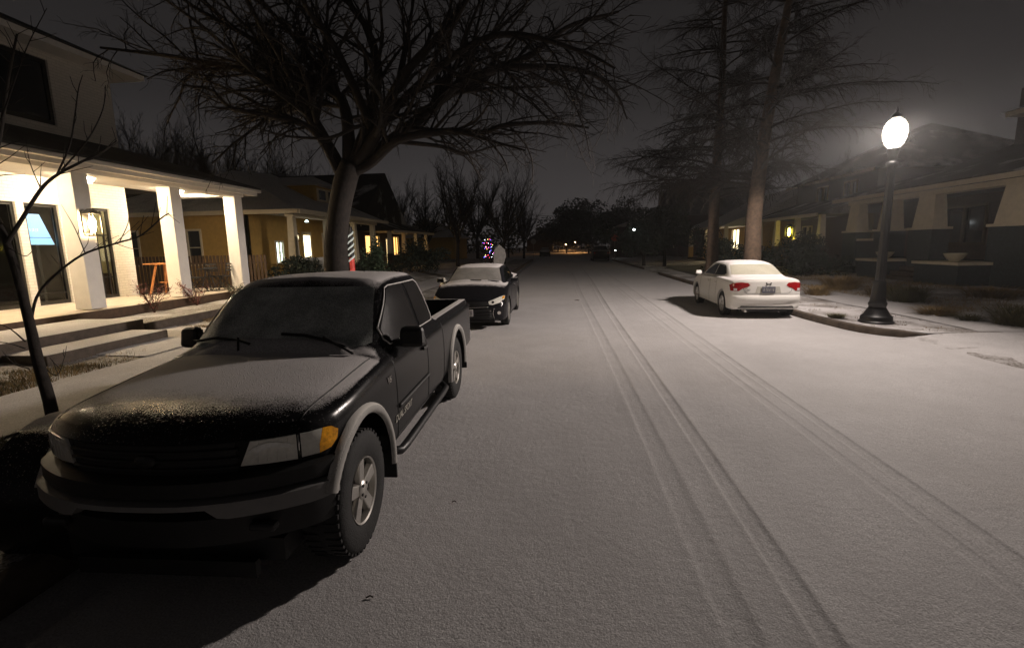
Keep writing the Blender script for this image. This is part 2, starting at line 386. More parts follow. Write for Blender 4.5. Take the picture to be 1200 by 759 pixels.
# ------------------------------------------------------------------ the ground
def sm(t): t = max(0.0, min(1.0, t)); return t*t*(3-2*t)
def vnoise(x, y, s=1.0):
    return (math.sin(x*1.7*s+y*0.6*s)+math.sin(y*2.3*s-x*0.9*s+1.3)+math.sin((x+y)*3.1*s+0.7)*0.5)/2.5
def sheet(name, xs_of, ys, zf, mat, attr=None):
    vs, fs, at = [], [], []; nx = None
    for y in ys:
        row = xs_of(y); nx = len(row)
        for r in row:
            x = r[0] if isinstance(r, tuple) else r
            vs.append((x, y, zf(r, y))); at.append(attr(r, y) if attr else 0)
    for i in range(len(ys)-1):
        for j in range(nx-1): fs.append((i*nx+j, i*nx+j+1, (i+1)*nx+j+1, (i+1)*nx+j))
    me = bpy.data.meshes.new(name); me.from_pydata(vs, [], fs); me.update()
    if attr:
        a = me.attributes.new('track', 'FLOAT', 'POINT'); a.data.foreach_set('value', at)
    return struct(link(name, me, mat, None, 'all'))
def span(a, b, n): return [a+(b-a)*i/(n-1) for i in range(n)]
gm = MB(); gm.add([(-200,-40,-0.12),(200,-40,-0.12),(200,480,-0.12),(-200,480,-0.12)], [(0,1,2,3)])
struct(gm.build('ground', 'snow'))

def fit_track(px):
    P = [at_z(x, y, 0) for x, y in px]
    k = np.polyfit([p.y for p in P], [p.x for p in P], 1); return float(k[0])*0.9, float(k[1])
TR = [fit_track(t) for t in (
    [(719,428),(760,507),(810,618),(860,737)], [(724,376),(806,502),(888,629),(962,744)],
    [(775,377),(899,469),(1035,570),(1200,708)], [(835,405),(955,487),(1113,597),(1200,658)])]
PROFW = (0.8, 0.62, 0.5, 0.5)
PROF = [(-0.165,0.0,0),(-0.13,0.013,0),(-0.105,0.002,0.3),(-0.085,-0.012,1),(-0.04,-0.014,0.6),(0.0,-0.012,0.35),(0.04,-0.014,0.7),(0.085,-0.012,1),(0.105,0.002,0.3),(0.13,0.013,0),(0.165,0.0,0)]
def road_row(y):
    row = [(-3.0,-0.03,0), (-2.85,-0.03,0), (-2.66,-0.018,0.25), (-2.62,0.012,0.1)]
    for x in span(-2.5, 0.2, 12): row.append((x, 0.004*vnoise(x, y, 1.2), 0))
    prev = 0.2; fade = 1-sm((y-30)/30)
    for k, (a, b) in enumerate(TR):
        c = a*y+b+0.03*math.sin(y*0.25+k)
        for x in span(prev, c-0.165*PROFW[k], 5)[1:-1]: row.append((x, 0.004*vnoise(x, y, 1.2), 0))
        for d, h, t in PROF:
            wob = 0.85+0.3*vnoise(k*3.1, y*2.3)
            row.append((c+d*PROFW[k], h*fade*(0.22,0.30,0.16,0.24)[k]*wob, t*fade*wob*(0.3,0.5,0.2,0.4)[k]))
        prev = c+0.165*PROFW[k]
    for x in span(prev, 7.6, 14)[1:]: row.append((x, 0.004*vnoise(x, y, 1.2), 0))
    return row
ys = [-6+0.25*i for i in range(90)]+[16.5+0.7*i for i in range(70)]+[66+4*i for i in range(60)]
sheet('road', road_row, ys, lambda r, y: r[1], 'road_snow', lambda r, y: r[2])

def kerb(name, path, mat='kerb_concrete', side=1):
    """swept kerb: path points (x, y, height); side = +1 when the verge lies towards +x"""
    vs, fs = [], []; n = len(path)
    for i, (x, y, h) in enumerate(path):
        a = Vector(path[max(i-1,0)][:2]); b = Vector(path[min(i+1,n-1)][:2]); t = (b-a).normalized(); nn = Vector((t.y, -t.x))*side
        for d, z in ((0.0,-0.1),(0.012,h*0.8),(0.035,h),(0.15,h+0.004),(0.16,-0.1)):
            vs.append((x+nn.x*d, y+nn.y*d, z))
    for i in range(n-1):
        for j in range(4): fs.append((i*5+j, i*5+j+1, (i+1)*5+j+1, (i+1)*5+j))
    me = bpy.data.meshes.new(name); me.from_pydata(vs, [], fs); me.update()
    return struct(link(name, me, mat, None, 40))
kerb('kerb', [(-3.0, y, 0.145+0.006*vnoise(y, 2)) for y in span(-6, 64, 150)], side=-1)
KR = [(7.75,9.86,0.0),(7.4,9.83,0.03),(7.1,9.86,0.09),(6.78,9.97,0.13),(6.5,10.2,0.135),(6.3,10.55,0.135),(6.19,11.0,0.135),(6.13,11.6,0.135),(6.1,12.5,0.135)]
kerb('kerb', KR+[(6.1+0.008*(y-12.5), y, 0.135) for y in span(13.5, 30.5, 30)])
kerb('kerb', [(6.5, y, 0.135) for y in span(37, 58, 20)])

def hl(x, y):                                              # verge, walk and lawn on the left
    z = 0.15+0.016*vnoise(x, y, 1.5)
    return z+0.16*sm((-7.0-x)/3.0)
yl = span(-6, 30, 120)+span(30.6, 64, 40)
sheet('verge', lambda y: span(-5.45, -3.15, 12), yl, lambda x, y: 0.142+0.018*vnoise(x, y, 2.0)*min(1, (-3.15-x)*4), 'strip_snow')
sheet('pavement', lambda y: span(-7.03, -5.45, 4), yl, lambda x, y: 0.152+0.004*vnoise(x, y), 'walk_snow')
sheet('lawn', lambda y: span(-40, -10.5, 16)+span(-10.2, -7.03, 16), yl, lambda x, y: hl(x, y)-(0.012 if x > -7.1 else 0), 'lawn_snow')
def xr0(y):
    pts = [(9.84,7.5),(9.9,7.15),(10.05,6.85),(10.3,6.56),(10.62,6.4),(11.1,6.31),(11.6,6.27),(12.5,6.24),(30.5,6.4),(31.5,6.4),(64,6.64)]
    if y < 9.84: return 6.2
    for (a, b), (c, d) in zip(pts, pts[1:]):
        if a <= y <= c: return b+(d-b)*(y-a)/(c-a)
    return 6.64
def hr(x, y):
    s = sm((y-8.9)/1.1)*(1.0 if y > 10.02 else sm((x-6.55)/0.85)); rampx = -0.012+0.138*sm((x-6.2)/3.5)
    z = s*0.131+(1-s)*rampx+(0.012*vnoise(x, y, 1.6) if x > 6.9 else 0.0)
    if 31.2 < y < 36.5: z = 0.006+0.12*sm((x-6.2)/2.0)
    return z+0.18*sm((x-10.2)/3.0)
yr = span(-6, 9.8, 50)+[9.84,9.9,10.05,10.3,10.62,11.1,11.6,12.5]+span(13, 30.5, 60)+span(31.2, 64, 50)
sheet('yard', lambda y: span(xr0(y), 10, 22)+span(10.4, 40, 30), yr, hr, 'yard_snow')
dv = MB(); dv_ys = span(-6, 9.5, 30)
sheet('driveway', lambda y: span(6.25, 13.5, 24), dv_ys+[9.8+0.02*k for k in range(1)], lambda x, y: hr(x, y)-0.002+0.008*sm((x-6.25)/1.5), 'walk_snow')
sheet('pavement', lambda y: span(8.05, 9.55, 6), span(9.9, 62, 120), lambda x, y: hr(x, y)+0.008+0.01*sm((y-9.9)*2), 'walk_snow')
# steps up to the porch, front walk
def slab(name, x0, x1, y0, y1, z0, z1, parent=None):
    o = MB().box(x0, x1, y0, y1, z0, z1).build(name, 'step_stone', parent, bevel=0.015)
    n = 14; m = 8; vs = []; fs = []
    for i in range(n+1):
        for j in range(m+1):
            ex = min(i, n-i, j, m-j); vs.append((x0+0.01+(x1-x0-0.02)*j/m, y0+0.01+(y1-y0-0.02)*i/n, z1+(0.004 if ex == 0 else 0.022+0.004*vnoise(i, j))))
    for i in range(n):
        for j in range(m): a = i*(m+1)+j; fs.append((a, a+1, a+m+2, a+m+1))
    return o, (vs, fs)
fs_ = thing('front_steps', 'two low dark stone steps with snowy treads before the white porch', 'steps', (-9.4, 9, 0))
for nm, a in (('lower_step', (-8.75+9.4, -7.95+9.4, 6.7-9, 9.1-9, 0.1, 0.35)), ('upper_step', (-10.28+9.4, -8.73+9.4, 3-9, 9.4-9, 0.1, 0.53))):
    o, (vs, fs) = slab(nm, *a, parent=fs_)
    MB().add(vs, fs).build('snow_cover', 'snow', o, 'all')
ed = MB().box(-8.78, -8.70, 9.42, 14.6, 0.1, 0.44).build('garden_edging', 'step_stone', None, bevel=0.01); tag(ed, 'thin dark stone edging of the bed beside the porch steps', 'edging')
sheet('bed', lambda y: span(-10.3, -8.79, 8), span(9.42, 16, 30), lambda x, y: 0.43+0.02*vnoise(x, y, 2), 'lawn_snow')
sheet('walkway', lambda y: span(-8.7, -7.0, 8), span(7.5, 10.2, 10), lambda x, y: max(hl(x, y)+0.014, 0.172), 'snow')

def blades(name, region, count, hmin, hmax, mat, zf, mask=None, lean=0.5, label=None):
    vs, fs = [], []; k = 0
    while k < count:
        x = rnd.uniform(region[0], region[1]); y = rnd.uniform(region[2], region[3]); k += 1
        if mask and not mask(x, y): continue
        h = rnd.uniform(hmin, hmax); a = rnd.uniform(0, 6.283); b = rnd.uniform(0, 6.283); l = rnd.uniform(0.1, lean)*h; wd = rnd.uniform(0.0025, 0.006)
        z = zf(x, y)-0.01; ca, sa = math.cos(a)*wd, math.sin(a)*wd; o = len(vs)
        mx_, my_ = x+math.cos(b)*l*0.35, y+math.sin(b)*l*0.35
        vs += [(x-ca,y-sa,z),(x+ca,y+sa,z),(mx_+ca*.7,my_+sa*.7,z+h*0.6),(mx_-ca*.7,my_-sa*.7,z+h*0.6),(x+math.cos(b)*l,y+math.sin(b)*l,z+h)]
        fs += [(o,o+1,o+2,o+3),(o+3,o+2,o+4)]
    me = bpy.data.meshes.new(name); me.from_pydata(vs, [], fs); me.update()
    return stuff(link(name, me, mat))
def lawnmask(x, y):
    if x > -7.06 or x < -8.7: return False
    if y > 7.5-1.2*(-7.06-x): return rnd.random() < 0.02
    if True: return vnoise(x*1.3, y*1.3, 2.0) > -0.35 or rnd.random() < 0.25
    return False
blades('grass', (-9.4,-7.0,1.0,8.0), 26000, 0.03, 0.10, 'blade', hl, lawnmask, 0.8)
blades('grass', (-9.4,-7.0,1.0,8.0), 14000, 0.03, 0.09, 'blade_green', hl, lawnmask, 0.8)
blades('grass', (-5.4,-3.25,0.5,6.5), 20000, 0.03, 0.09, 'blade_green', lambda x, y: 0.145, lambda x, y: vnoise(x*1.1, y*1.1, 2.2) > -0.1 and x < -3.5, 0.8)
blades('grass', (-8.65,-7.1,10.2,16), 12000, 0.03, 0.09, 'blade', hl, lambda x, y: vnoise(x*1.5+2, y*1.2, 1.7) > 0.32 or rnd.random() < 0.02, 0.8)
blades('grass', (9.7,13.5,10,30), 26000, 0.03, 0.11, 'blade', hr, lambda x, y: vnoise(x, y*0.6, 1.4) > -0.1, 0.8)
blades('grass', (6.4,8.0,9.95,20), 3500, 0.02, 0.06, 'blade', hr, lambda x, y: vnoise(x*2, y*2, 1.7) > 0.25 and x > xr0(y)+0.15, 0.8)

# ------------------------------------------------------------------ street lamp
def street_lamp(loc, label, glow, group=None, power=0):
    t = thing('street_lamp', label, 'street lamp', loc, 0.0, group)
    MB().lathe([(0.33,0),(0.33,0.05),(0.30,0.07),(0.29,0.16),(0.24,0.20),(0.20,0.28),(0.155,0.36),(0.17,0.40),(0.175,0.44),(0.15,0.48),(0.135,0.62),(0.125,0.80),(0.115,0.84),(0.12,0.88),(0.10,0.92)], 32).build('base', 'black_metal', t, 35)
    prof = [(0.092,0.90),(0.088,1.0),(0.072,3.1),(0.068,3.3)]
    MB().lathe(prof, 48, fl=0.06).build('post', 'black_metal', t, 'all')
    MB().lathe([(0.07,3.28),(0.11,3.32),(0.11,3.36),(0.075,3.40),(0.085,3.5),(0.115,3.60),(0.12,3.64),(0.10,3.66)], 24).build('lamp_holder', 'black_metal', t, 35)
    MB().lathe([(0.10,3.66),(0.155,3.72),(0.20,3.84),(0.215,3.96),(0.20,4.08),(0.15,4.18),(0.06,4.25)], 24).build('globe', glow, t, 'all')
    if power:                                               # the lantern's optics throw the light downwards and sideways
        ld = bpy.data.lights.new('lamp_light', 'POINT'); ld.energy = power; ld.color = (1.0, 0.87, 0.79); ld.shadow_soft_size = 0.20
        ld.use_nodes = True; ln = ld.node_tree; em = ln.nodes['Emission']; g_ = ln.nodes.new('ShaderNodeTexCoord'); sp_ = ln.nodes.new('ShaderNodeSeparateXYZ'); ab = ln.nodes.new('ShaderNodeMath'); ab.operation = 'MULTIPLY'; ab.inputs[1].default_value = LAMP_SIGN
        ln.links.new(g_.outputs['Normal'], sp_.inputs[0]); ln.links.new(sp_.outputs['Z'], ab.inputs[0])
        hs = ramp(ln, sp_.outputs['X'], [(0.05, 1.0), (0.5, 0.055)], ln.links.new); ys_ = ramp(ln, math_(ln, 'MULTIPLY', sp_.outputs['Y'], -1.0, ln.links.new), [(0.25, 1.0), (0.95, 0.55)], ln.links.new); hs = math_(ln, 'MULTIPLY', hs, ys_, ln.links.new); mu = ln.nodes.new('ShaderNodeMath'); mu.operation = 'MULTIPLY'; ln.links.new(hs, mu.inputs[1]); ln.links.new(mu.outputs[0], em.inputs['Strength'])   # added dimming towards the houses and the camera; no shield is modelled
        ln.links.new(ramp(ln, ab.outputs[0], [(0.0, 0.0), (0.03, 0.12), (0.10, 0.85), (0.22, 1.0), (0.45, 0.55), (0.7, 0.30), (1.0, 0.18)], ln.links.new), mu.inputs[0])
        lo = bpy.data.objects.new('lamp_light', ld); COL.objects.link(lo); lo.parent = t; lo.location = (0, 0, 4.0)
    MB().lathe([(0.075,4.245),(0.11,4.25),(0.10,4.29),(0.05,4.34),(0.025,4.36),(0.03,4.40),(0.005,4.47)], 20).build('finial', 'black_metal', t, 35)
    return t
LP = at_z(1025, 378, 0.12)
street_lamp((LP.x+0.02, LP.y, hr(LP.x, LP.y)-0.02), 'black fluted street lamp with its globe lit at the curved kerb', 'lamp_glow', power=LAMP_W)

# ------------------------------------------------------------------ white house on the left
H1 = (-12.6, 13.55, 0.0)
wh = thing('white_house', 'white painted brick house with lit columned porch on the left', 'house', H1)
def L1(mb): mb.v = [(x-H1[0], y-H1[1], z-H1[2]) for x, y, z in mb.v]; return mb
GF = 0.65                                                   # porch floor
L1(MB().box(-12.6, -10.28, 1.0, 16.0, 0.05, GF)).build('porch_floor', 'porch_board', wh, bevel=0.01)
L1(MB().box(-10.28, -10.24, 1.0, 16.02, 0.40, GF+0.004)).build('floor_edge', 'dark_wood', wh)
op = [(8.9,10.52,0.67,3.15),(10.70,11.52,0.67,3.15),(12.32,12.95,0.67,3.15)]
up = [(8.2,11.84,5.12,6.68)]
L1(wall(MB(), 'x', -12.6, -0.22, 1.0, 13.55, 0.3, 7.0, op+up)).build('front_wall', 'white_brick', wh)
L1(wall(MB(), 'y', 13.55, -0.22, -21, -12.821, 0.3, 7.0)).build('side_wall', 'white_brick', wh)
L1(MB().box(-21, -20.8, 1.0, 13.3, 0.3, 7.0)).build('back_wall', 'white_brick', wh)
# rooms seen through the panes
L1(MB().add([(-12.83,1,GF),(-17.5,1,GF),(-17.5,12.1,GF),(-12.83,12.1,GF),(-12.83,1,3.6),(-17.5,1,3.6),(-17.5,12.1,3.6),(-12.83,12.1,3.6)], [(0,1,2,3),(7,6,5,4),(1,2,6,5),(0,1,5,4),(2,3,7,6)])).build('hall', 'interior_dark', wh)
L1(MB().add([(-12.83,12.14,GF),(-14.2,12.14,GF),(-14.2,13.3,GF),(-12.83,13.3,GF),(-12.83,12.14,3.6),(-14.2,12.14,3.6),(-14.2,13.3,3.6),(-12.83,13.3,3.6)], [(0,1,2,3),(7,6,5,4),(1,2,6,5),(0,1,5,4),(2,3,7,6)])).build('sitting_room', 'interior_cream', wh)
L1(MB().box(-13.6,-13.2,12.5,12.9,3.50,3.56)).build('room_light', 'room_glow', wh)
L1(MB().box(-13.4,-12.95,12.4,13.1,GF,1.35)).build('sideboard', 'dark_wood', wh, bevel=0.02)
def frame(u0, u1, z0, z1, name, bars=(), rails=(), glassmat='window_glass', x=-12.66, fw=0.07, mat='dark_frame', parent=None, shift=L1, glow=None):
    f = MB(); t = 0.06
    f.box(x-t, x, u0, u0+fw, z0, z1); f.box(x-t, x, u1-fw, u1, z0, z1); f.box(x-t, x, u0+fw, u1-fw, z1-fw, z1); f.box(x-t, x, u0+fw, u1-fw, z0, z0+fw*1.3)
    o = shift(f).build(name, mat, parent)
    shift(MB().box(x-t*0.6, x-t*0.4, u0+fw, u1-fw, z0+fw*1.3, z1-fw)).build('pane', glow or glassmat, o)
    for b in bars: shift(MB().box(x-t*0.9, x-t*0.1, b-0.014, b+0.014, z0+fw*1.3, z1-fw)).build('glazing_bar', mat, o)
    for r in rails: shift(MB().box(x-t*0.88, x-t*0.12, u0+fw, u1-fw, r-0.014, r+0.014)).build('glazing_bar', mat, o)
    return o
frame(8.9, 10.52, 0.67, 3.15, 'patio_door', bars=(9.7,), parent=wh)
d = frame(10.70, 11.52, 0.67, 3.15, 'front_door', rails=(0.95,), parent=wh)
L1(MB().box(-12.64,-12.60,10.80,10.83,1.6,1.95)).build('handle', 'black_metal', d)
frame(12.32, 12.95, 0.67, 3.15, 'glass_door', bars=(12.52, 12.74), rails=(2.42, 1.25), parent=wh)
frame(8.2, 11.84, 5.12, 6.68, 'upper_window', bars=(10.0,), glassmat='dark_glass', parent=wh, fw=0.09, mat='black_plastic')
# bright blue screen standing behind the front door's glass
sc = [(-12.78,10.74,2.16),(-12.78,11.44,2.16),(-12.78,11.17,2.90),(-12.78,10.74,2.90)]
so = MB().prism(sc, (-0.05,0,0)); cx = (-12.78, 11.0, 2.16)
so.v = [(a-cx[0], b-cx[1], c_-cx[2]) for a, b, c_ in so.v]
so = so.build('wall_screen', 'screen_glow', None, loc=cx); tag(so, 'blue glowing screen behind the glass front door of the white house', 'screen')
for k_, (y_, h_, w_) in enumerate(((-0.14,0.05,0.014),(-0.10,0.035,0.03),(-0.05,0.05,0.012),(-0.015,0.035,0.028),(0.035,0.055,0.012),(0.075,0.035,0.024))): MB().box(0.001, 0.004, y_-w_/2, y_+w_/2, 0.36-h_, 0.36+h_*(1.0 if k_ % 2 else 0.6)).build('blurred_mark', 'screen_text', so)
MB().box(0.001, 0.006, -0.24, 0.37, 0.165, 0.177).build('divider', 'ink', so)
MB().box(-0.05, -0.02, 0.0, 0.06, -1.49, 0.01).build('stand', 'black_metal', so)
for y in (4.55, 7.25, 9.95, 12.67, 15.35):
    cl = L1(MB().box(-10.86, -10.46, y, y+0.38, GF+0.02, 3.68)).build('column', 'trim_white', wh, bevel=0.012)
L1(MB().box(-10.90, -10.42, 1.0, 15.77, 3.68, 3.80)).build('porch_beam', 'trim_white', wh)
L1(MB().box(-12.597, -10.91, 15.33, 15.75, 3.68, 3.797)).build('side_beam', 'trim_white', wh)
L1(MB().box(-12.597, -10.2, 1.0, 16.0, 3.803, 3.83)).build('porch_ceiling', 'trim_white', wh)
L1(MB().box(-10.2, -10.12, 1.0, 16.08, 3.74, 3.93)).build('fascia', 'trim_white', wh)
L1(MB().box(-12.6, -10.21, 16.0, 16.08, 3.74, 3.93)).build('side_fascia', 'trim_white', wh)
L1(MB().box(-10.12, -10.02, 1.0, 16.18, 3.84, 3.94)).build('gutter', 'trim_white', wh, bevel=0.02)
pr = MB(); A, B, C, D, E_, F_ = (-10.03,1.0,3.945), (-10.03,16.2,3.945), (-12.6,13.6,4.86), (-12.6,1.0,4.86), (-18,16.2,3.945), (-18,13.6,4.86)
up_ = lambda p: (p[0], p[1], p[2]+0.05)
pr.add([A,B,C,D,E_,F_]+[up_(p) for p in (A,B,C,D,E_,F_)], [(6,7,8,9),(7,10,11,8),(0,3,2,1),(1,2,5,4),(0,1,7,6),(1,4,10,7)])
L1(pr).build('porch_roof', 'roof_dark', wh)
ev = MB(); ev.box(-21.6, -12.0, 0.4, 14.1, 6.86, 7.0); L1(ev).build('eaves', 'trim_white', wh)
hp = MB(); q = [(-21.7,0.3,7.003),(-11.9,0.3,7.003),(-11.9,14.2,7.003),(-21.7,14.2,7.003),(-16.8,5.2,9.3),(-16.8,9.3,9.3)]
hp.add(q, [(0,1,4),(1,2,5,4),(2,3,5),(3,0,4,5),(3,2,1,0)]); L1(hp).build('main_roof', 'roof_dark', wh)
def wall_lantern(loc, label, glow='sconce_glow', s=1.0):
    t = thing('wall_lantern', label, 'lantern', loc)
    t.scale = (s, s, s)
    MB().box(0, 0.03, -0.055, 0.055, -0.17, 0.17).build('back_plate', 'black_metal', t, bevel=0.004)
    MB().box(0.03, 0.14, -0.012, 0.012, 0.16, 0.185).build('arm', 'black_metal', t)
    for a, b in ((0.05,-0.08),(0.05,0.08),(0.21,-0.08),(0.21,0.08)):
        MB().box(a-0.006, a+0.006, b-0.006, b+0.006, -0.2, 0.14).build('cage_bar', 'black_metal', t)
    MB().box(0.035, 0.225, -0.095, 0.095, -0.22, -0.2).build('tray', 'black_metal', t)
    MB().hexa([(0.03,-0.1,0.14),(0.23,-0.1,0.14),(0.23,0.1,0.14),(0.03,0.1,0.14)], [(0.1,-0.03,0.22),(0.16,-0.03,0.22),(0.16,0.03,0.22),(0.1,0.03,0.22)]).build('hood', 'black_metal', t)
    MB().lathe([(0.018,-0.16),(0.035,-0.12),(0.05,-0.04),(0.045,0.03),(0.02,0.09)], 14, (0.13,0,0)).build('bulb', glow, t, 'all')
    return t
wall_lantern((-10.457, 10.10, 2.60), 'lit black lantern on the nearest column of the white porch', s=1.35)
for k, y in enumerate((8.6, 11.3, 14.2)):
    t = thing('ceiling_light', ['round porch ceiling light nearest the left edge', 'round porch ceiling light above the front door', 'round porch ceiling light between middle and last column'][k], 'ceiling light', (-11.45, y, 3.803), 0, 'porch ceiling lights')
    MB().lathe([(0.15,-0.05),(0.17,-0.03),(0.17,0.0)], 20).build('rim', 'trim_white', t, 35)
    MB().lathe([(0.02,-0.17),(0.07,-0.155),(0.115,-0.11),(0.14,-0.05)], 20).build('diffuser', 'ceiling_glow', t, 'all')

# porch furniture
def high_table(loc, label):
    t = thing('bar_table', label, 'table', loc)
    MB().box(-0.42, 0.42, -0.36, 0.36, 0.90, 0.94).build('table_top', 'orange_wood', t, bevel=0.01)
    for a in (-1, 1):
        for b in (-1, 1): MB().tube([(a*0.34,b*0.3,0),(a*0.16,b*0.16,0.90)], 0.035, 6).build('leg', 'orange_wood', t)
    MB().tube([(-0.26,0,0.35),(0.26,0,0.35)], 0.02, 6).build('stretcher', 'orange_wood', t)
high_table((-12.02, 14.0, GF), 'orange wooden high table with splayed legs on the white porch')
def bistro_chair(loc, rz, label, s=1.0, mat='black_metal', group=None, seat=0.46, back=0.88):
    t = thing('bistro_chair', label, 'chair', loc, rz, group)
    MB().box(-0.2, 0.2, -0.2, 0.2, seat-0.02, seat+0.015).build('seat', mat, t, bevel=0.01)
    for a in (-1, 1):
        MB().tube([(a*0.2,-0.26,0),(a*0.18,0.2,seat+0.05),(a*0.17,0.28,back)], 0.014, 6).build('leg', mat, t)
        MB().tube([(a*0.18,0.28,0),(a*0.17,-0.18,seat)], 0.014, 6).build('leg', mat, t)
    for z in (0.65, 0.75, 0.85):
        if z < back: MB().box(-0.18, 0.18, 0.235+0.1*(z-0.65), 0.255+0.1*(z-0.65), z-0.025, z+0.025).build('back_slat', mat, t)
bistro_chair((-11.28, 13.75, GF), R_(60), 'tall black stool chair beside the orange wooden table', seat=0.66, back=1.0)
bistro_chair((-11.35, 14.35, GF), R_(100), 'black folding chair left of the small porch table')
bistro_chair((-11.2, 15.0, GF), R_(200), 'black folding chair behind the small porch table')
bistro_chair((-11.05, 15.15, GF), R_(-80), 'black folding chair nearest the last porch column')
t = thing('small_table', 'small round black metal table between the folding chairs on the porch', 'table', (-11.2, 14.72, GF))
MB().lathe([(0.28,0.70),(0.29,0.71),(0.29,0.725),(0.28,0.73)], 20).build('table_top', 'black_metal', t, 35)
for a in range(3): MB().tube([(0.25*math.cos(a*2.1),0.25*math.sin(a*2.1),0),(0.03*math.cos(a*2.1),0.03*math.sin(a*2.1),0.7)], 0.012, 6).build('leg', 'black_metal', t)

def picket_fence(name, label, p0, p1, h, n, mat, base=0.2, w=0.06, rails=(0.25, 0.8), cat='fence'):
    p0, p1 = Vector(p0), Vector(p1); d = (p1-p0); L_ = d.length; a = math.atan2(d.y, d.x)
    t = thing(name, label, cat, (p0.x, p0.y, base), a)
    for i in range(n):
        x = L_*i/(n-1)
        MB().add([(x-w/2,-0.012,0),(x+w/2,-0.012,0),(x+w/2,0.012,0),(x-w/2,0.012,0),(x-w/2,-0.012,h),(x+w/2,-0.012,h),(x+w/2,0.012,h),(x-w/2,0.012,h)], [(3,2,1,0),(4,5,6,7),(0,1,5,4),(1,2,6,5),(2,3,7,6),(3,0,4,7)]).build('picket', mat, t)
    for r in rails: MB().box(-0.05, L_+0.05, 0.0125, 0.05, h*r-0.03, h*r+0.03).build('rail', mat, t)
    return t
picket_fence('side_fence', 'dark brown wooden fence between the white and the yellow house', (-18.5,18.2,0), (-11.4,18.2,0), 1.5, 48, 'dark_wood', 0.25, 0.10)

# ------------------------------------------------------------------ yellow house
H2 = (-11.6, 21.2, 0.0)
def L2(mb): mb.v = [(x-H2[0], y-H2[1], z-H2[2]) for x, y, z in mb.v]; return mb
yh = thing('yellow_house', 'yellow bungalow with snowy roof, dormer and white porch railing', 'house', H2)
L2(wall(MB(), 'y', 21.2, 0.2, -22, -14.0, 0.2, 3.65, [(-17.6,-16.3,1.35,2.85),(-20.5,-19.4,1.35,2.85)])).build('side_wall', 'yellow_siding', yh)
L2(wall(MB(), 'x', -14.0, -0.2, 21.2, 31.6, 0.2, 3.65, [(23.4,24.0,1.3,2.3),(26.0,27.1,0.6,2.9),(28.4,29.8,1.3,2.8)])).build('front_wall', 'yellow_siding', yh)
def ywin(u0, u1, z0, z1, glow, axis='x', pos=-14.0):
    f = MB(); g = MB(); t = 0.09
    def bx(mb, a, b, c, d, i, j): mb.box(pos+i, pos+j, a, b, c, d) if axis == 'x' else mb.box(a, b, pos-j, pos-i, c, d)
    bx(f,u0-t,u0,z0-t,z1+t,-0.05,0.04); bx(f,u1,u1+t,z0-t,z1+t,-0.05,0.04); bx(f,u0,u1,z1,z1+t,-0.05,0.04); bx(f,u0,u1,z0-t,z0,-0.05,0.04); bx(f,(u0+u1)/2-0.04,(u0+u1)/2+0.04,z0,z1,-0.05,0.03); bx(f,u0,u1,(z0+z1)/2-0.02,(z0+z1)/2+0.02,-0.05,0.02)
    o = L2(f).build('window', 'cream', yh); bx(g,u0,u1,z0,z1,-0.1,-0.06); L2(g).build('pane', glow, o)
ywin(-17.6,-16.3,1.35,2.85,'dark_glass','y',21.2); ywin(-20.5,-19.4,1.35,2.85,'dark_glass','y',21.2)
ywin(23.4,24.0,1.3,2.3,'window_cool'); ywin(28.4,29.8,1.3,2.8,'dark_glass')
dr = L2(MB().box(-14.1,-14.02,26.0,27.1,0.6,2.9)).build('door', 'cream', yh); L2(MB().box(-14.019,-14.0,26.2,26.9,1.5,2.7)).build('pane', 'window_white', dr)
L2(MB().box(-14.0,-11.7,21.3,31.5,0.1,0.6)).build('porch_floor', 'dark_wood', yh)
for y in (21.4, 24.8, 28.2, 31.2): L2(MB().hexa([(-12.15,y-0.2,0.6),(-11.75,y-0.2,0.6),(-11.75,y+0.2,0.6),(-12.15,y+0.2,0.6)],[(-12.08,y-0.14,3.4),(-11.82,y-0.14,3.4),(-11.82,y+0.14,3.4),(-12.08,y+0.14,3.4)])).build('porch_column', 'cream', yh)
L2(MB().box(-12.15,-11.75,21.2,31.5,3.4,3.6)).build('porch_beam', 'cream', yh)
for i in range(24):
    if 0.0 < i < 23: L2(MB().box(-11.98,-11.93,21.7+i*0.125,21.74+i*0.125,0.7,1.45)).build('baluster', 'trim_white', yh)
L2(MB().box(-12.0,-11.9,21.6,24.6,1.45,1.52)).build('handrail', 'trim_white', yh)
r2 = MB(); e0 = 3.62; q = [(-22.6,20.7,e0),(-11.2,20.7,e0),(-11.2,32,e0),(-22.6,32,e0),(-17.4,25.6,6.2),(-16.2,27.2,6.2)]
r2.add(q, [(0,1,4),(1,2,5,4),(2,3,5),(3,0,4,5),(3,2,1,0)]); L2(r2).build('roof', 'roof_snowy', yh)
L2(MB().box(-22.6,-11.2,20.62,20.7,3.5,3.68)).build('side_fascia', 'cream', yh); L2(MB().box(-11.2,-11.12,20.7,32,3.5,3.68)).build('front_fascia', 'cream', yh)
L2(MB().box(-15.2,-12.9,25.6,28.4,4.1,5.3)).build('dormer', 'yellow_siding', yh)
dw = L2(MB().box(-12.9,-12.86,25.9,28.1,4.5,5.2)).build('dormer_window', 'cream', yh)
for a in (26.0, 27.1): L2(MB().box(-12.86,-12.85,a+0.08,a+0.82,4.6,5.1)).build('pane', 'dark_glass', dw)
dd = MB(); dd.add([(-17,25.2,5.3),(-12.4,25.2,5.3),(-12.4,28.8,5.3),(-17,28.8,5.3),(-15.6,27,5.95),(-13.6,27,5.95)],[(0,1,5,4),(1,2,5),(2,3,4,5),(3,0,4),(3,2,1,0)]); L2(dd).build('dormer_roof', 'roof_snowy', yh)
wall_lantern((-13.99, 25.3, 2.6), 'lit cool porch lantern on the front wall of the yellow bungalow', 'window_white')
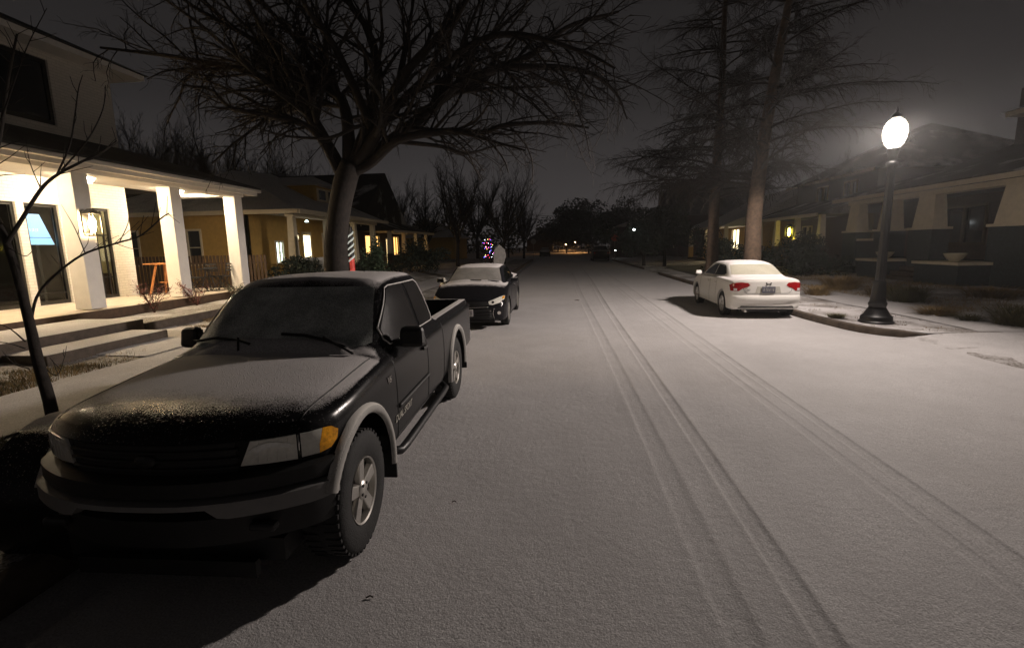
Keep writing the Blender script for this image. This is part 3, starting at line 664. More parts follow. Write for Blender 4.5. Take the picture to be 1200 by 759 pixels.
tag(MB().lathe([(0.09,0.0),(0.09,0.05),(0.05,0.07),(0.05,0.1)], 12).build('porch_lamp', 'window_cool', None, 35, loc=(-12.6,24.0,3.29)), 'small bright lamp under the porch roof of the yellow bungalow', 'lamp')
# striped pole with lights
cp = at_y(411, 285, 19.5)
t = thing('striped_pole', 'red and white striped holiday pole behind the black pickup', 'decoration', (cp.x, cp.y, 0.25))
MB().tube([(0,0,0),(0,0,2.55)], 0.10, 12).build('pole', 'charcoal', t)
for k in range(5):
    pts = [(0.105*math.cos(a),0.105*math.sin(a),1.35+k*0.24+a*0.075) for a in span(-2.6, 0.6, 8)]
    MB().tube(pts, 0.035, 6).build('white_stripe', 'cane_white', t)
MB().tube([(0,0,0.55),(0,0,1.3)], 0.106, 12).build('red_sleeve', 'cane_red', t)
for k in range(2): MB().ball((0.1+k*0.16-0.2,-0.12,0.62), 0.045).build('bulb', 'bulb_white', t)

# ------------------------------------------------------------------ dark house with lit porch further up
def simple_house(name, label, x0, x1, y0, y1, eave, ridge, wallm, roofm, wins, side, along='y', base=0.1, over=0.5, porch=None, chim=None):
    """wins: (y0,y1,z0,z1,material) on the street side x = side"""
    O = (side, y0, 0)
    def Ls(mb): mb.v = [(x-O[0], y-O[1], z-O[2]) for x, y, z in mb.v]; return mb
    t = thing(name, label, 'house', O); sg = 1 if side == x1 else -1
    body = MB()
    if sg > 0: wall(body, 'x', side, -0.2, y0, y1, base, eave, [w_[:4] for w_ in wins]); body.box(x0, side-0.21, y0, y1, base, eave)
    else: wall(body, 'x', side, 0.2, y0, y1, base, eave, [w_[:4] for w_ in wins]); body.box(side+0.21, x1, y0, y1, base, eave)
    Ls(body).build('wall', wallm, t)
    for a, b, c_, d_, m_ in wins:
        f = MB(); k = 0.08; xa, xb = sorted((side-0.1*sg, side+0.03*sg))
        f.box(xa,xb,a-k,a,c_-k,d_+k); f.box(xa,xb,b,b+k,c_-k,d_+k); f.box(xa,xb,a,b,d_,d_+k); f.box(xa,xb,a,b,c_-k,c_); f.box(xa,xb,(a+b)/2-0.03,(a+b)/2+0.03,c_,d_)
        o = Ls(f).build('window', 'cream', t); xa, xb = sorted((side-0.14*sg, side-0.11*sg)); Ls(MB().box(xa,xb,a,b,c_,d_)).build('pane', m_, o)
    xa, xb, ya, yb = x0-over, x1+over, y0-over, y1+over; rf = MB()
    if along == 'y': q = [(xa,ya,eave),(xb,ya,eave),(xb,yb,eave),(xa,yb,eave),((xa+xb)/2,ya,ridge),((xa+xb)/2,yb,ridge)]; fc = [(0,1,4),(1,2,5,4),(2,3,5),(3,0,4,5),(3,2,1,0)]
    elif along == 'x': q = [(xa,ya,eave),(xb,ya,eave),(xb,yb,eave),(xa,yb,eave),(xa,(ya+yb)/2,ridge),(xb,(ya+yb)/2,ridge)]; fc = [(0,1,5,4),(1,2,5),(2,3,4,5),(3,0,4),(3,2,1,0)]
    else:
        k = min(xb-xa, yb-ya)/2; q = [(xa,ya,eave),(xb,ya,eave),(xb,yb,eave),(xa,yb,eave),((xa+xb)/2,ya+k*0.9,ridge),((xa+xb)/2,yb-k*0.9,ridge)]; fc = [(0,1,4),(1,2,5,4),(2,3,5),(3,0,4,5),(3,2,1,0)]
    rf.add([(x, y, z+0.003) for x, y, z in q], fc); ro = Ls(rf).build('roof', roofm, t)
    fz = MB(); xf = (xb if sg > 0 else xa); fz.box(min(xf, xf+0.05*sg), max(xf, xf+0.05*sg), ya, yb, eave-0.14, eave+0.02); Ls(fz).build('fascia', 'cream', t)
    if chim: Ls(MB().box(*chim)).build('chimney', 'dark_brick', ro)
    if porch:
        d_, zf, zr, n = porch[:4]; xo = side+d_*sg; xa, xb = sorted((side+0.01*sg, xo))
        Ls(MB().box(xa,xb,y0,y1,base,zf)).build('porch_floor', 'dark_wood', t)
        for i in range(n):
            y = y0+0.3+(y1-y0-0.6)*i/(n-1); xp = xo-0.2*sg
            Ls(MB().box(xp-0.2,xp+0.2,y-0.2,y+0.2,zf,zf+1.0)).build('pier', wallm, t)
            Ls(MB().hexa([(xp-0.18,y-0.18,zf+1.0),(xp+0.18,y-0.18,zf+1.0),(xp+0.18,y+0.18,zf+1.0),(xp-0.18,y+0.18,zf+1.0)],[(xp-0.12,y-0.12,zr),(xp+0.12,y-0.12,zr),(xp+0.12,y+0.12,zr),(xp-0.12,y+0.12,zr)])).build('porch_column', 'cream', t)
        xe = xo+0.4*sg; Ls(MB().prism([(xe,y0-0.4,zr),(side+0.02*sg,y0-0.4,zr),(side+0.02*sg,y0-0.4,zr+1.1)] if sg > 0 else [(side+0.02*sg,y0-0.4,zr),(xe,y0-0.4,zr),(side+0.02*sg,y0-0.4,zr+1.1)], (0,y1-y0+0.8,0))).build('porch_roof', roofm, t)
        xa, xb = sorted((xe, xe+0.06*sg)); Ls(MB().box(xa,xb,y0-0.4,y1+0.4,zr-0.12,zr+0.06)).build('porch_fascia', 'cream', t)
    return t
simple_house('dark_house', 'dark gabled house with a warm lit porch window up the left side', -24, -15.0, 36, 47, 3.7, 8.2, 'dark_brick', 'roof_patchy', [(37.5,40.5,1.3,2.9,'window_warm'),(42.2,43.0,0.5,2.7,'window_white'),(44.2,45.6,1.3,2.9,'window_warm')], -15.0, 'x', 0.1, 0.5, (2.6,0.5,3.2,4))
simple_house('far_left_house', 'small dim house beyond the dark gabled house on the left', -22, -14, 66, 76, 3.2, 5.6, 'yellow_siding', 'roof_snowy', [(68,69.2,1.2,2.6,'dark_glass')], -14, 'y')
# ------------------------------------------------------------------ right-hand houses
H3 = (14.5, 19.0, 0.0)
def L3(mb): mb.v = [(x-H3[0], y-H3[1], z-H3[2]) for x, y, z in mb.v]; return mb
ph = thing('porch_house', 'dark teal brick bungalow with tapered cream porch columns on the right', 'house', H3)
L3(wall(MB(), 'x', 17.6, 0.2, 12.6, 26.0, 0.2, 3.9, [(14.2,16.4,1.7,3.2),(18.1,19.2,1.05,3.2),(22.0,24.2,1.7,3.2)])).build('front_wall', 'dark_brick', ph)
L3(MB().box(17.81, 27, 12.6, 26.0, 0.2, 3.9)).build('rear_block', 'dark_brick', ph)
for a, b in ((14.2,16.4),(22.0,24.2)):
    f = MB()
    f.box(17.52,17.66,a-0.1,a,1.6,3.3); f.box(17.52,17.66,b,b+0.1,1.6,3.3); f.box(17.52,17.66,a,b,3.2,3.3); f.box(17.52,17.66,a,b,1.6,1.7); f.box(17.55,17.64,(a+b)/2-0.05,(a+b)/2+0.05,1.7,3.2)
    o = L3(f).build('window', 'dark_wood', ph); L3(MB().box(17.68,17.72,a,b,1.7,3.2)).build('pane', 'dark_glass', o)
o = L3(MB().box(17.63,17.7,18.1,19.2,1.05,3.2)).build('door', 'dark_wood', ph); L3(MB().box(17.61,17.63,18.35,18.95,1.9,3.0)).build('pane', 'dark_glass', o)
L3(MB().box(14.75, 17.6, 12.6, 26.0, 0.1, 1.0)).build('porch_floor', 'teal_brick', ph)
for k in range(5): L3(MB().box(13.0+0.35*k, 14.75, 19.5, 21.4, 0.1, 0.29+0.17*k+0.003*k)).build('step', 'step_stone', ph, bevel=0.01)
for y0, y1 in ((17.45,19.45),(21.45,22.9)):
    o = L3(MB().box(13.3,14.74,y0,y1,0.1,1.0)).build('cheek_wall', 'teal_brick', ph); L3(MB().box(13.22,14.78,y0-0.07,y1+0.07,1.0,1.1)).build('cap_stone', 'cream', o, bevel=0.01)
for y0, y1 in ((12.8,17.3),(22.95,25.9)):
    o = L3(MB().box(14.4,14.72,y0,y1,0.1,1.85)).build('porch_parapet', 'teal_brick', ph); L3(MB().box(14.34,14.78,y0,y1,1.85,1.95)).build('cap_stone', 'cream', o, bevel=0.01)
def tcol(y, wb, wt):
    o = L3(MB().box(14.3,14.95,y-wb/2-0.08,y+wb/2+0.08,0.1,2.25)).build('pier', 'teal_brick', ph)
    L3(MB().box(14.24,15.0,y-wb/2-0.13,y+wb/2+0.13,2.25,2.34)).build('cap_stone', 'cream', o)
    L3(MB().hexa([(14.36,y-wb/2,2.34),(14.9,y-wb/2,2.34),(14.9,y+wb/2,2.34),(14.36,y+wb/2,2.34)],[(14.44,y-wt/2,3.56),(14.82,y-wt/2,3.56),(14.82,y+wt/2,3.56),(14.44,y+wt/2,3.56)])).build('tapered_column', 'cream', ph)
tcol(16.9, 1.5, 1.15); tcol(20.85-0.02, 1.1, 0.85); tcol(23.1, 0.9, 0.7); tcol(25.5, 0.9, 0.7); tcol(13.2, 1.1, 0.85)
L3(MB().box(14.4,14.9,12.6,26,3.56,3.75)).build('porch_beam', 'cream', ph)
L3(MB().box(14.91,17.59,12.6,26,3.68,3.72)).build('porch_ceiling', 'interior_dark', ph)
L3(MB().box(13.95,14.03,12.1,26.6,3.72,3.9)).build('gutter', 'cream', ph)
pr = MB(); pr.add([(13.9,12.1,3.88),(13.9,26.6,3.88),(17.8,24.4,5.05),(17.8,14.2,5.05),(13.9,12.1,3.93),(13.9,26.6,3.93),(17.8,24.4,5.1),(17.8,14.2,5.1),(28,12.1,3.93),(28,26.6,3.93),(21.5,17.5,6.9),(21.5,20.8,6.9)],
       [(4,5,6,7),(0,3,2,1),(0,1,5,4),(6,11,10,7),(5,9,11,6),(8,4,7,10),(9,8,10,11)]); ro = L3(pr).build('roof', 'roof_patchy', ph)
L3(MB().box(19.0,19.9,22.0,22.9,5.2,7.9)).build('chimney', 'dark_brick', ro)
for x, y in ((18.2,18.3),(19.2,19.6)): L3(MB().tube([(x,y,5.0),(x,y,6.3)], 0.06, 8)).build('vent_pipe', 'charcoal', ro)
def bowl(loc, label):
    t = tag(MB().lathe([(0.14,0),(0.15,0.04),(0.22,0.08),(0.30,0.2),(0.33,0.27),(0.30,0.28),(0.26,0.22),(0.05,0.16)], 20).build('planter_bowl', 'ceramic', None, 40, loc=loc), label, 'planter')
bowl((13.95,18.5,1.102), 'cream planter bowl on the nearer step wall of the teal bungalow'); bowl((13.95,22.2,1.102), 'cream planter bowl on the step wall behind the street lamp post')
L3(MB().box(17.3,24,12.6,19.7,5.0,6.25)).build('upper_storey', 'dark_brick', ph)
L3(MB().box(16.5,24.5,12.0,20.4,6.252,6.42)).build('upper_eaves', 'cream', ph)
uq = [(16.4,11.9,6.424),(24.6,11.9,6.424),(24.6,20.5,6.424),(16.4,20.5,6.424),(20.5,15,7.9),(20.5,17.4,7.9)]; L3(MB().add(uq, [(0,1,4),(1,2,5,4),(2,3,5),(3,0,4,5),(3,2,1,0)])).build('upper_roof', 'roof_patchy', ph)
simple_house('lantern_house', 'tall dark house with a yellow lantern behind the cypress trees', 17.0, 27, 28.2, 37, 5.6, 8.6, 'dark_brick', 'roof_patchy', [(30,31.2,4.0,5.2,'dark_glass'),(33,34.2,4.0,5.2,'dark_glass'),(34.6,35.8,1.3,2.8,'dark_glass')], 17.0, 'h', porch=(2.7,0.6,3.3,4))
simple_house('lit_house', 'low house with snowy porch roof and bright windows behind the cypress trunk', 15.2, 24, 39.5, 50, 3.6, 6.2, 'yellow_siding', 'roof_snowy', [(40.2,41.2,1.2,2.9,'window_white'),(42.6,44.2,1.2,2.9,'window_white'),(45.8,46.3,0.8,2.9,'window_warm')], 15.2, 'y', porch=(2.2,0.5,3.1,3))
simple_house('gable_house', 'dark gabled house with a chimney beyond the round trees', 14, 23, 58, 67, 5.0, 9.0, 'dark_brick', 'roof_dark', [(60,61.2,1.4,2.8,'dark_glass')], 14, 'x', chim=(13.6,14.4,67.2,68,4.5,8.6))
simple_house('end_house', 'distant low snowy roofed house behind the round trees', 9.5, 24, 78, 88, 4.5, 7.2, 'dark_brick', 'roof_snowy', [], 9.5, 'y')
simple_house('glow_house', 'distant house with orange lit windows at the end of the street', -9, -1, 150, 160, 3.4, 6.0, 'dark_brick', 'roof_dark', [(151,154,0.6,2.6,'window_warm')], -1, 'y')
lt = at_x(938, 272, 14.6)
wall_lantern((14.29, 31.23, 2.5), 'yellow glowing lantern on the tall dark house right of cypress trees', 'yellow_glow', 1.9).rotation_euler = (0,0,math.pi)

# ------------------------------------------------------------------ vehicles
def pchip(x, y, xn):
    x = np.asarray(x, float); y = np.asarray(y, float); h = np.diff(x); d = np.diff(y, axis=0)/h.reshape(-1, *([1]*(y.ndim-1)))
    m = np.zeros_like(y); m[0] = d[0]; m[-1] = d[-1]
    a, b = d[:-1], d[1:]; s = (a*b) > 0
    m[1:-1] = np.where(s, 2*a*b/np.where(s, a+b, 1), 0)
    i = np.clip(np.searchsorted(x, xn)-1, 0, len(h)-1); sh = (-1, *([1]*(y.ndim-1)))
    t = ((xn-x[i])/h[i]).reshape(sh); hh = h[i].reshape(sh)
    return (2*t**3-3*t**2+1)*y[i]+(t**3-2*t**2+t)*hh*m[i]+(-2*t**3+3*t**2)*y[i+1]+(t**3-t**2)*hh*m[i+1]
def loft_body(stations, ny=90, sub=5, deform=None, ncap=14):
    """closed shell; stations: (y, [(x, z), ...]) half profiles from the sill up to the centre line (x = 0)"""
    ys0 = np.array([s[0] for s in stations]); P = np.array([s[1] for s in stations], float); k = P.shape[1]
    yn = np.unique(np.concatenate([np.linspace(ys0[0], ys0[-1], ny), ys0])); Q = pchip(ys0, P, yn)
    tn = np.linspace(0, k-1, (k-1)*sub+1); Q = np.stack([pchip(np.arange(k), q, tn) for q in Q]); m = Q.shape[1]
    vs, fs = [], []; ring = 2*m-1
    for y, q in zip(yn, Q):
        for x, z in q: vs.append([x, y, z])
        for x, z in q[-2::-1]: vs.append([-x, y, z])
    n = len(yn)
    for i in range(n-1):
        for j in range(ring): fs.append((i*ring+j, i*ring+(j+1) % ring, (i+1)*ring+(j+1) % ring, (i+1)*ring+j))
    for end, rev in ((0, False), (n-1, True)):
        base = end*ring; idx = []
        for r in range(m-1):
            row = [base+r]
            for c_ in range(1, ncap):
                f = c_/ncap; a, b = vs[base+r], vs[base+ring-1-r]
                vs.append([a[0]+(b[0]-a[0])*f, a[1], a[2]+(b[2]-a[2])*f]); row.append(len(vs)-1)
            row.append(base+ring-1-r); idx.append(row)
        for r in range(m-2):
            for c_ in range(ncap):
                q4 = (idx[r][c_], idx[r+1][c_], idx[r+1][c_+1], idx[r][c_+1]); fs.append(q4 if rev else q4[::-1])
        for c_ in range(ncap):
            q3 = (idx[m-2][c_], base+m-1, idx[m-2][c_+1]); fs.append(q3 if rev else q3[::-1])
    if deform:
        for v in vs: deform(v)
    me = bpy.data.meshes.new('body'); me.from_pydata([tuple(v) for v in vs], [], fs)
    bm = bmesh.new(); bm.from_mesh(me); bmesh.ops.remove_doubles(bm, verts=bm.verts, dist=1e-4); bmesh.ops.recalc_face_normals(bm, faces=bm.faces); bm.to_mesh(me); bm.free()
    return me
def cut(me, cutters):
    o = bpy.data.objects.new('tmp_body', me); COL.objects.link(o); cs = []
    for c_ in cutters:
        cm = bpy.data.meshes.new('cut'); cm.from_pydata(c_.v, [], c_.f); bm = bmesh.new(); bm.from_mesh(cm); bmesh.ops.recalc_face_normals(bm, faces=bm.faces); bm.to_mesh(cm); bm.free()
        co = bpy.data.objects.new('tmp_cut', cm); COL.objects.link(co); cs.append(co)
        b = o.modifiers.new('b', 'BOOLEAN'); b.operation = 'DIFFERENCE'; b.object = co; b.solver = 'EXACT'
    dg = bpy.context.evaluated_depsgraph_get(); r = bpy.data.meshes.new_from_object(o.evaluated_get(dg))
    for q in cs+[o]: bpy.data.objects.remove(q)
    r.name = 'body'; return r
class Skin:
    """lays panels (glass, lamps, trim, badges) onto a body shell"""
    def __init__(s, me):
        bm = bmesh.new(); bm.from_mesh(me); s.t = BVHTree.FromBMesh(bm); bm.free()
    def panel(s, name, poly, view, mat, parent, off=0.006, step=0.06, smooth=True, thick=0.012):
        """poly: 2-D outline; view: 'front' (x,z) seen from -y, 'rear' (x,z) from +y, 'left'/'right' (y,z), 'top' (x,y)"""
        bm = bmesh.new(); bm.faces.new([bm.verts.new((p[0], p[1], 0)) for p in poly])
        for ax in (0, 1):
            lo, hi = min(p[ax] for p in poly), max(p[ax] for p in poly); n = int((hi-lo)/step)
            for i in range(1, n+1):
                c_ = lo+(hi-lo)*i/(n+1); no = (1,0,0) if ax == 0 else (0,1,0); co = (c_,0,0) if ax == 0 else (0,c_,0)
                bmesh.ops.bisect_plane(bm, geom=bm.verts[:]+bm.edges[:]+bm.faces[:], plane_co=co, plane_no=no)
        orig = {'front': lambda u, v: ((u,-9,v),(0,1,0)), 'rear': lambda u, v: ((u,20,v),(0,-1,0)), 'left': lambda u, v: ((9,u,v),(-1,0,0)), 'right': lambda u, v: ((-9,u,v),(1,0,0)), 'top': lambda u, v: ((u,v,9),(0,0,-1))}[view]
        nrm = {}
        last = None
        for v in bm.verts:
            o, d = orig(v.co.x, v.co.y); hit, no, _, _ = s.t.ray_cast(Vector(o), Vector(d))
            if hit is None: hit, no = (last or (Vector(o)+Vector(d)*9, -Vector(d)))
            if no.dot(Vector(d)) > 0: no = -no
            last = (hit, no); v.co = hit+no*off; nrm[v] = no
        ed = [e_ for e_ in bm.edges if e_.is_boundary]; low = {}
        for e_ in ed:
            for v in e_.verts:
                if v not in low: low[v] = bm.verts.new(v.co-nrm[v]*thick)
        for e_ in ed: a, b = e_.verts; bm.faces.new((a, b, low[b], low[a]))
        bmesh.ops.recalc_face_normals(bm, faces=bm.faces)
        me = bpy.data.meshes.new(name); bm.to_mesh(me); bm.free()
        return link(name, me, mat, parent, 50)
    def pt(s, view, u, v, off=0.0):
        o, d = {'front': ((u,-9,v),(0,1,0)), 'left': ((9,u,v),(-1,0,0)), 'right': ((-9,u,v),(1,0,0)), 'top': ((u,v,9),(0,0,-1)), 'rear': ((u,20,v),(0,-1,0))}[view]
        h, n, _, _ = s.t.ray_cast(Vector(o), Vector(d)); return h+n*off if h else Vector(o)+Vector(d)*9
    def line(s, name, uv, view, r, mat, parent, closed=False, off=0.003, dens=0.05):
        pts = []; uv = list(uv)+([uv[0]] if closed else [])
        for (a, b), (c_, d) in zip(uv, uv[1:]):
            n = max(2, int(math.hypot(c_-a, d-b)/dens))
            for i in range(n): f = i/n; pts.append(s.pt(view, a+(c_-a)*f, b+(d-b)*f, off))
        pts.append(s.pt(view, *uv[-1], off)); return MB().tube(pts, r, 5).build(name, mat, parent, 'all')
def wheel(parent, x, y, r, w, rimr, side, rimmat='alloy', spokes=5, dark='black_plastic'):
    t = bpy.data.objects.new('wheel', None); COL.objects.link(t); t.parent = parent; t.location = (x, y, r)
    if side < 0: t.rotation_euler = (0, 0, math.pi)
    h = w/2
    tread = [(rimr*0.98,-h*0.8),(rimr+0.02,-h*0.95),(r-0.04,-h),(r-0.012,-h*0.88),(r,-h*0.7),(r,h*0.7),(r-0.012,h*0.88),(r-0.04,h),(rimr+0.03,h*0.98),(rimr+0.004,h*0.9),(rimr*0.98,h*0.55)]
    MB().lathe(tread, 40, axis='x').build('tyre', 'rubber', t, 35)
    tb = MB()
    for k in range(44):
        a = 2*math.pi*k/44
        for sx_ in (-1, 1):
            c_, s_ = math.cos(a+0.05*sx_), math.sin(a+0.05*sx_); ty, tz = -s_, c_; x0, x1 = sorted((sx_*h*0.15, sx_*h*0.86)); q = 0.014
            tb.add([(xx, c_*rr+ty*qq, s_*rr+tz*qq) for rr in (r-0.01, r+0.006) for xx, qq in ((x0,-q),(x1,-q),(x1,q),(x0,q))], [(4,5,6,7),(0,1,5,4),(1,2,6,5),(2,3,7,6),(3,0,4,7)])
    stuff(tb.build('tread', 'rubber', t))
    MB().lathe([(rimr*0.97,h*0.2),(rimr,h*0.86),(rimr*0.985,h*0.93),(rimr*0.93,h*0.88),(rimr*0.9,h*0.5),(rimr*0.88,h*0.2)], 40, axis='x').build('rim', rimmat, t, 35)
    MB().lathe([(rimr*0.9,h*0.1),(rimr*0.3,h*0.12),(0.02,h*0.12)], 24, axis='x').build('brake_shadow', dark, t)
    sp = MB()
    for k in range(spokes):
        a = 2*math.pi*k/spokes+0.3
        for q0, q1 in ((0.0, 0.0),):
            c_, s_ = math.cos(a), math.sin(a); u = Vector((0, c_, s_)); v = Vector((0, -s_, c_)); ww = 2.6/spokes*0.5
            def pt(rr, tt, xx): p = u*(rr*rimr)+v*(tt*rimr); return (xx*h, p.y, p.z)
            sp.add([pt(0.12,-ww*0.75,0.5),pt(0.12,ww*0.75,0.5),pt(0.95,ww,0.55),pt(0.95,-ww,0.55),pt(0.12,-ww*0.6,0.80),pt(0.12,ww*0.6,0.80),pt(0.94,ww*0.75,0.86),pt(0.94,-ww*0.75,0.86)], [(3,2,1,0),(4,5,6,7),(0,1,5,4),(1,2,6,5),(2,3,7,6),(3,0,4,7)])
    sp.build('spokes', rimmat, t, bevel=0.006)
    MB().lathe([(rimr*0.30,h*0.5),(rimr*0.29,h*0.84),(rimr*0.24,h*0.92),(rimr*0.1,h*0.96),(0.005,h*0.97)], 24, axis='x').build('hub_cap', rimmat, t, 35)
    for k in range(5):
        a = 2*math.pi*k/5+0.9; MB().tube([(h*0.8,math.cos(a)*rimr*0.21,math.sin(a)*rimr*0.21),(h*0.97,math.cos(a)*rimr*0.21,math.sin(a)*rimr*0.21)], 0.010, 6).build('wheel_nut', 'black_metal', t)
    return t
def arch_cut(y, z, r, w): return [MB().lathe([(r, x0), (r, x1)], 40, (0, y, z), 'x') for x0, x1 in ((w-0.32, w+0.4), (-w-0.4, -w+0.32))]
def plate(parent, o, w, h, mat, marks, ink, n, flip=1, view='y'):
    p = MB().box(o[0]-w/2, o[0]+w/2, o[1]-0.006, o[1]+0.006, o[2]-h/2, o[2]+h/2).build('number_plate', mat, parent, bevel=0.004)
    for i in range(n):
        x = o[0]-w*0.36+w*0.72*i/(n-1); y = o[1]+0.0085*flip; k = (i*7+3) % 3; hh = h*0.24; m = MB(); a = w*0.028
        m.box(x-a, x-a*0.3, y-0.002, y+0.002, o[2]-hh, o[2]+hh)
        if k != 1: m.box(x+a*0.3, x+a, y-0.002, y+0.002, o[2]-hh, o[2]+hh*(0.4 if k else 1))
        m.box(x-a*0.29, x+a*0.29, y-0.002, y+0.002, o[2]+(hh*0.6 if k else -hh), o[2]+(hh if k else -hh*0.6))
        m.build('character', ink, p)

# ---- black pickup, facing the camera; local +y runs to its tail, y = 0 at the grille
TW, HUBF, HUBR, WR = 0.86, 0.66, 3.85, 0.385
def tprof(w, zb, zs, top):                                   # top: list of four (x, z) from the shoulder inwards
    return [(w*0.93, zb), (w-0.008, zb+0.05), (w+0.008, 0.62), (w+0.012, 0.80), (w, zs-0.10), (w-0.035, zs-0.015)]+top
def hood(zs, c): return [(0.735, zs), (0.60, zs+c*0.55), (0.33, zs+c*0.9), (0, zs+c)]
ROOF = [(0.80, 1.16), (0.655, 1.60), (0.50, 1.672), (0, 1.70)]
BL = 1.12
st = [(0.0, tprof(0.80, 0.52, 0.945, hood(0.96, 0.0))), (0.04, tprof(0.815, 0.48, 0.985, hood(1.005, 0.02))), (0.16, tprof(0.84, 0.46, 1.02, hood(1.04, 0.03))),
      (0.55, tprof(TW, 0.43, 1.06, hood(1.08, 0.045))), (0.9, tprof(TW, 0.40, 1.09, hood(1.11, 0.05))), (1.17, tprof(TW, 0.40, 1.11, hood(1.13, 0.05))), (1.21, tprof(TW, 0.40, 1.115, [(0.79, 1.13), (0.69, 1.165), (0.40, 1.19), (0, 1.20)])),
      (1.82, tprof(TW, 0.40, BL, [(0.79, 1.15), (0.64, 1.585), (0.46, 1.635), (0, 1.65)])), (1.90, tprof(TW, 0.40, BL, [(0.79, 1.155), (0.645, 1.60), (0.49, 1.665), (0, 1.69)])),
      (2.3, tprof(TW, 0.40, BL, [(0.79, 1.16), (0.645, 1.615), (0.50, 1.68), (0, 1.705)])), (2.80, tprof(TW, 0.40, BL, [(0.79, 1.16), (0.64, 1.605), (0.50, 1.67), (0, 1.69)])), (2.87, tprof(TW, 0.40, BL, [(0.79, 1.15), (0.635, 1.575), (0.48, 1.625), (0, 1.64)])),
      (3.02, tprof(TW, 0.40, BL, [(0.80, 1.135), (0.60, 1.15), (0.35, 1.155), (0, 1.155)])), (3.08, tprof(TW, 0.42, BL+0.01, [(0.80, 1.145), (0.60, 1.15), (0.35, 1.15), (0, 1.15)])),
      (4.9, tprof(TW, 0.46, BL+0.01, [(0.80, 1.145), (0.60, 1.15), (0.35, 1.15), (0, 1.15)])), (4.98, tprof(TW-0.02, 0.48, BL, [(0.79, 1.14), (0.60, 1.145), (0.35, 1.145), (0, 1.145)]))]
def tdef(v):
    f = max(0.0, 1-v[1]/0.9); ax = abs(v[0])/0.86
    v[1] += 0.30*f*ax**2.5
    if v[1] > 1.2 and v[2] > 1.165 and v[1] < 2.1: v[1] += 0.05*ax**2*0.6
tb = loft_body(st, 110, 5, tdef)
cuts = arch_cut(HUBF, WR+0.02, 0.475, 0.86)+arch_cut(HUBR, WR+0.02, 0.475, 0.86)+[MB().box(-0.72, 0.72, 3.14, 4.90, 0.72, 1.5)]
tb = cut(tb, cuts)
truck = thing('pickup_truck', 'snow dusted black extended cab pickup parked nearest on the left', 'pickup truck', (-2.075, 2.80-HUBF, 0.0), 0.018)
body = link('body', tb, 'black_paint', truck, 32)
T = Skin(tb)
T.panel('windscreen', [(-0.66,1.20),(0.66,1.20),(0.70,1.215),(0.59,1.58),(0.54,1.605),(-0.54,1.605),(-0.59,1.58),(-0.70,1.215)], 'front', 'frost_glass', truck, 0.006, 0.07)
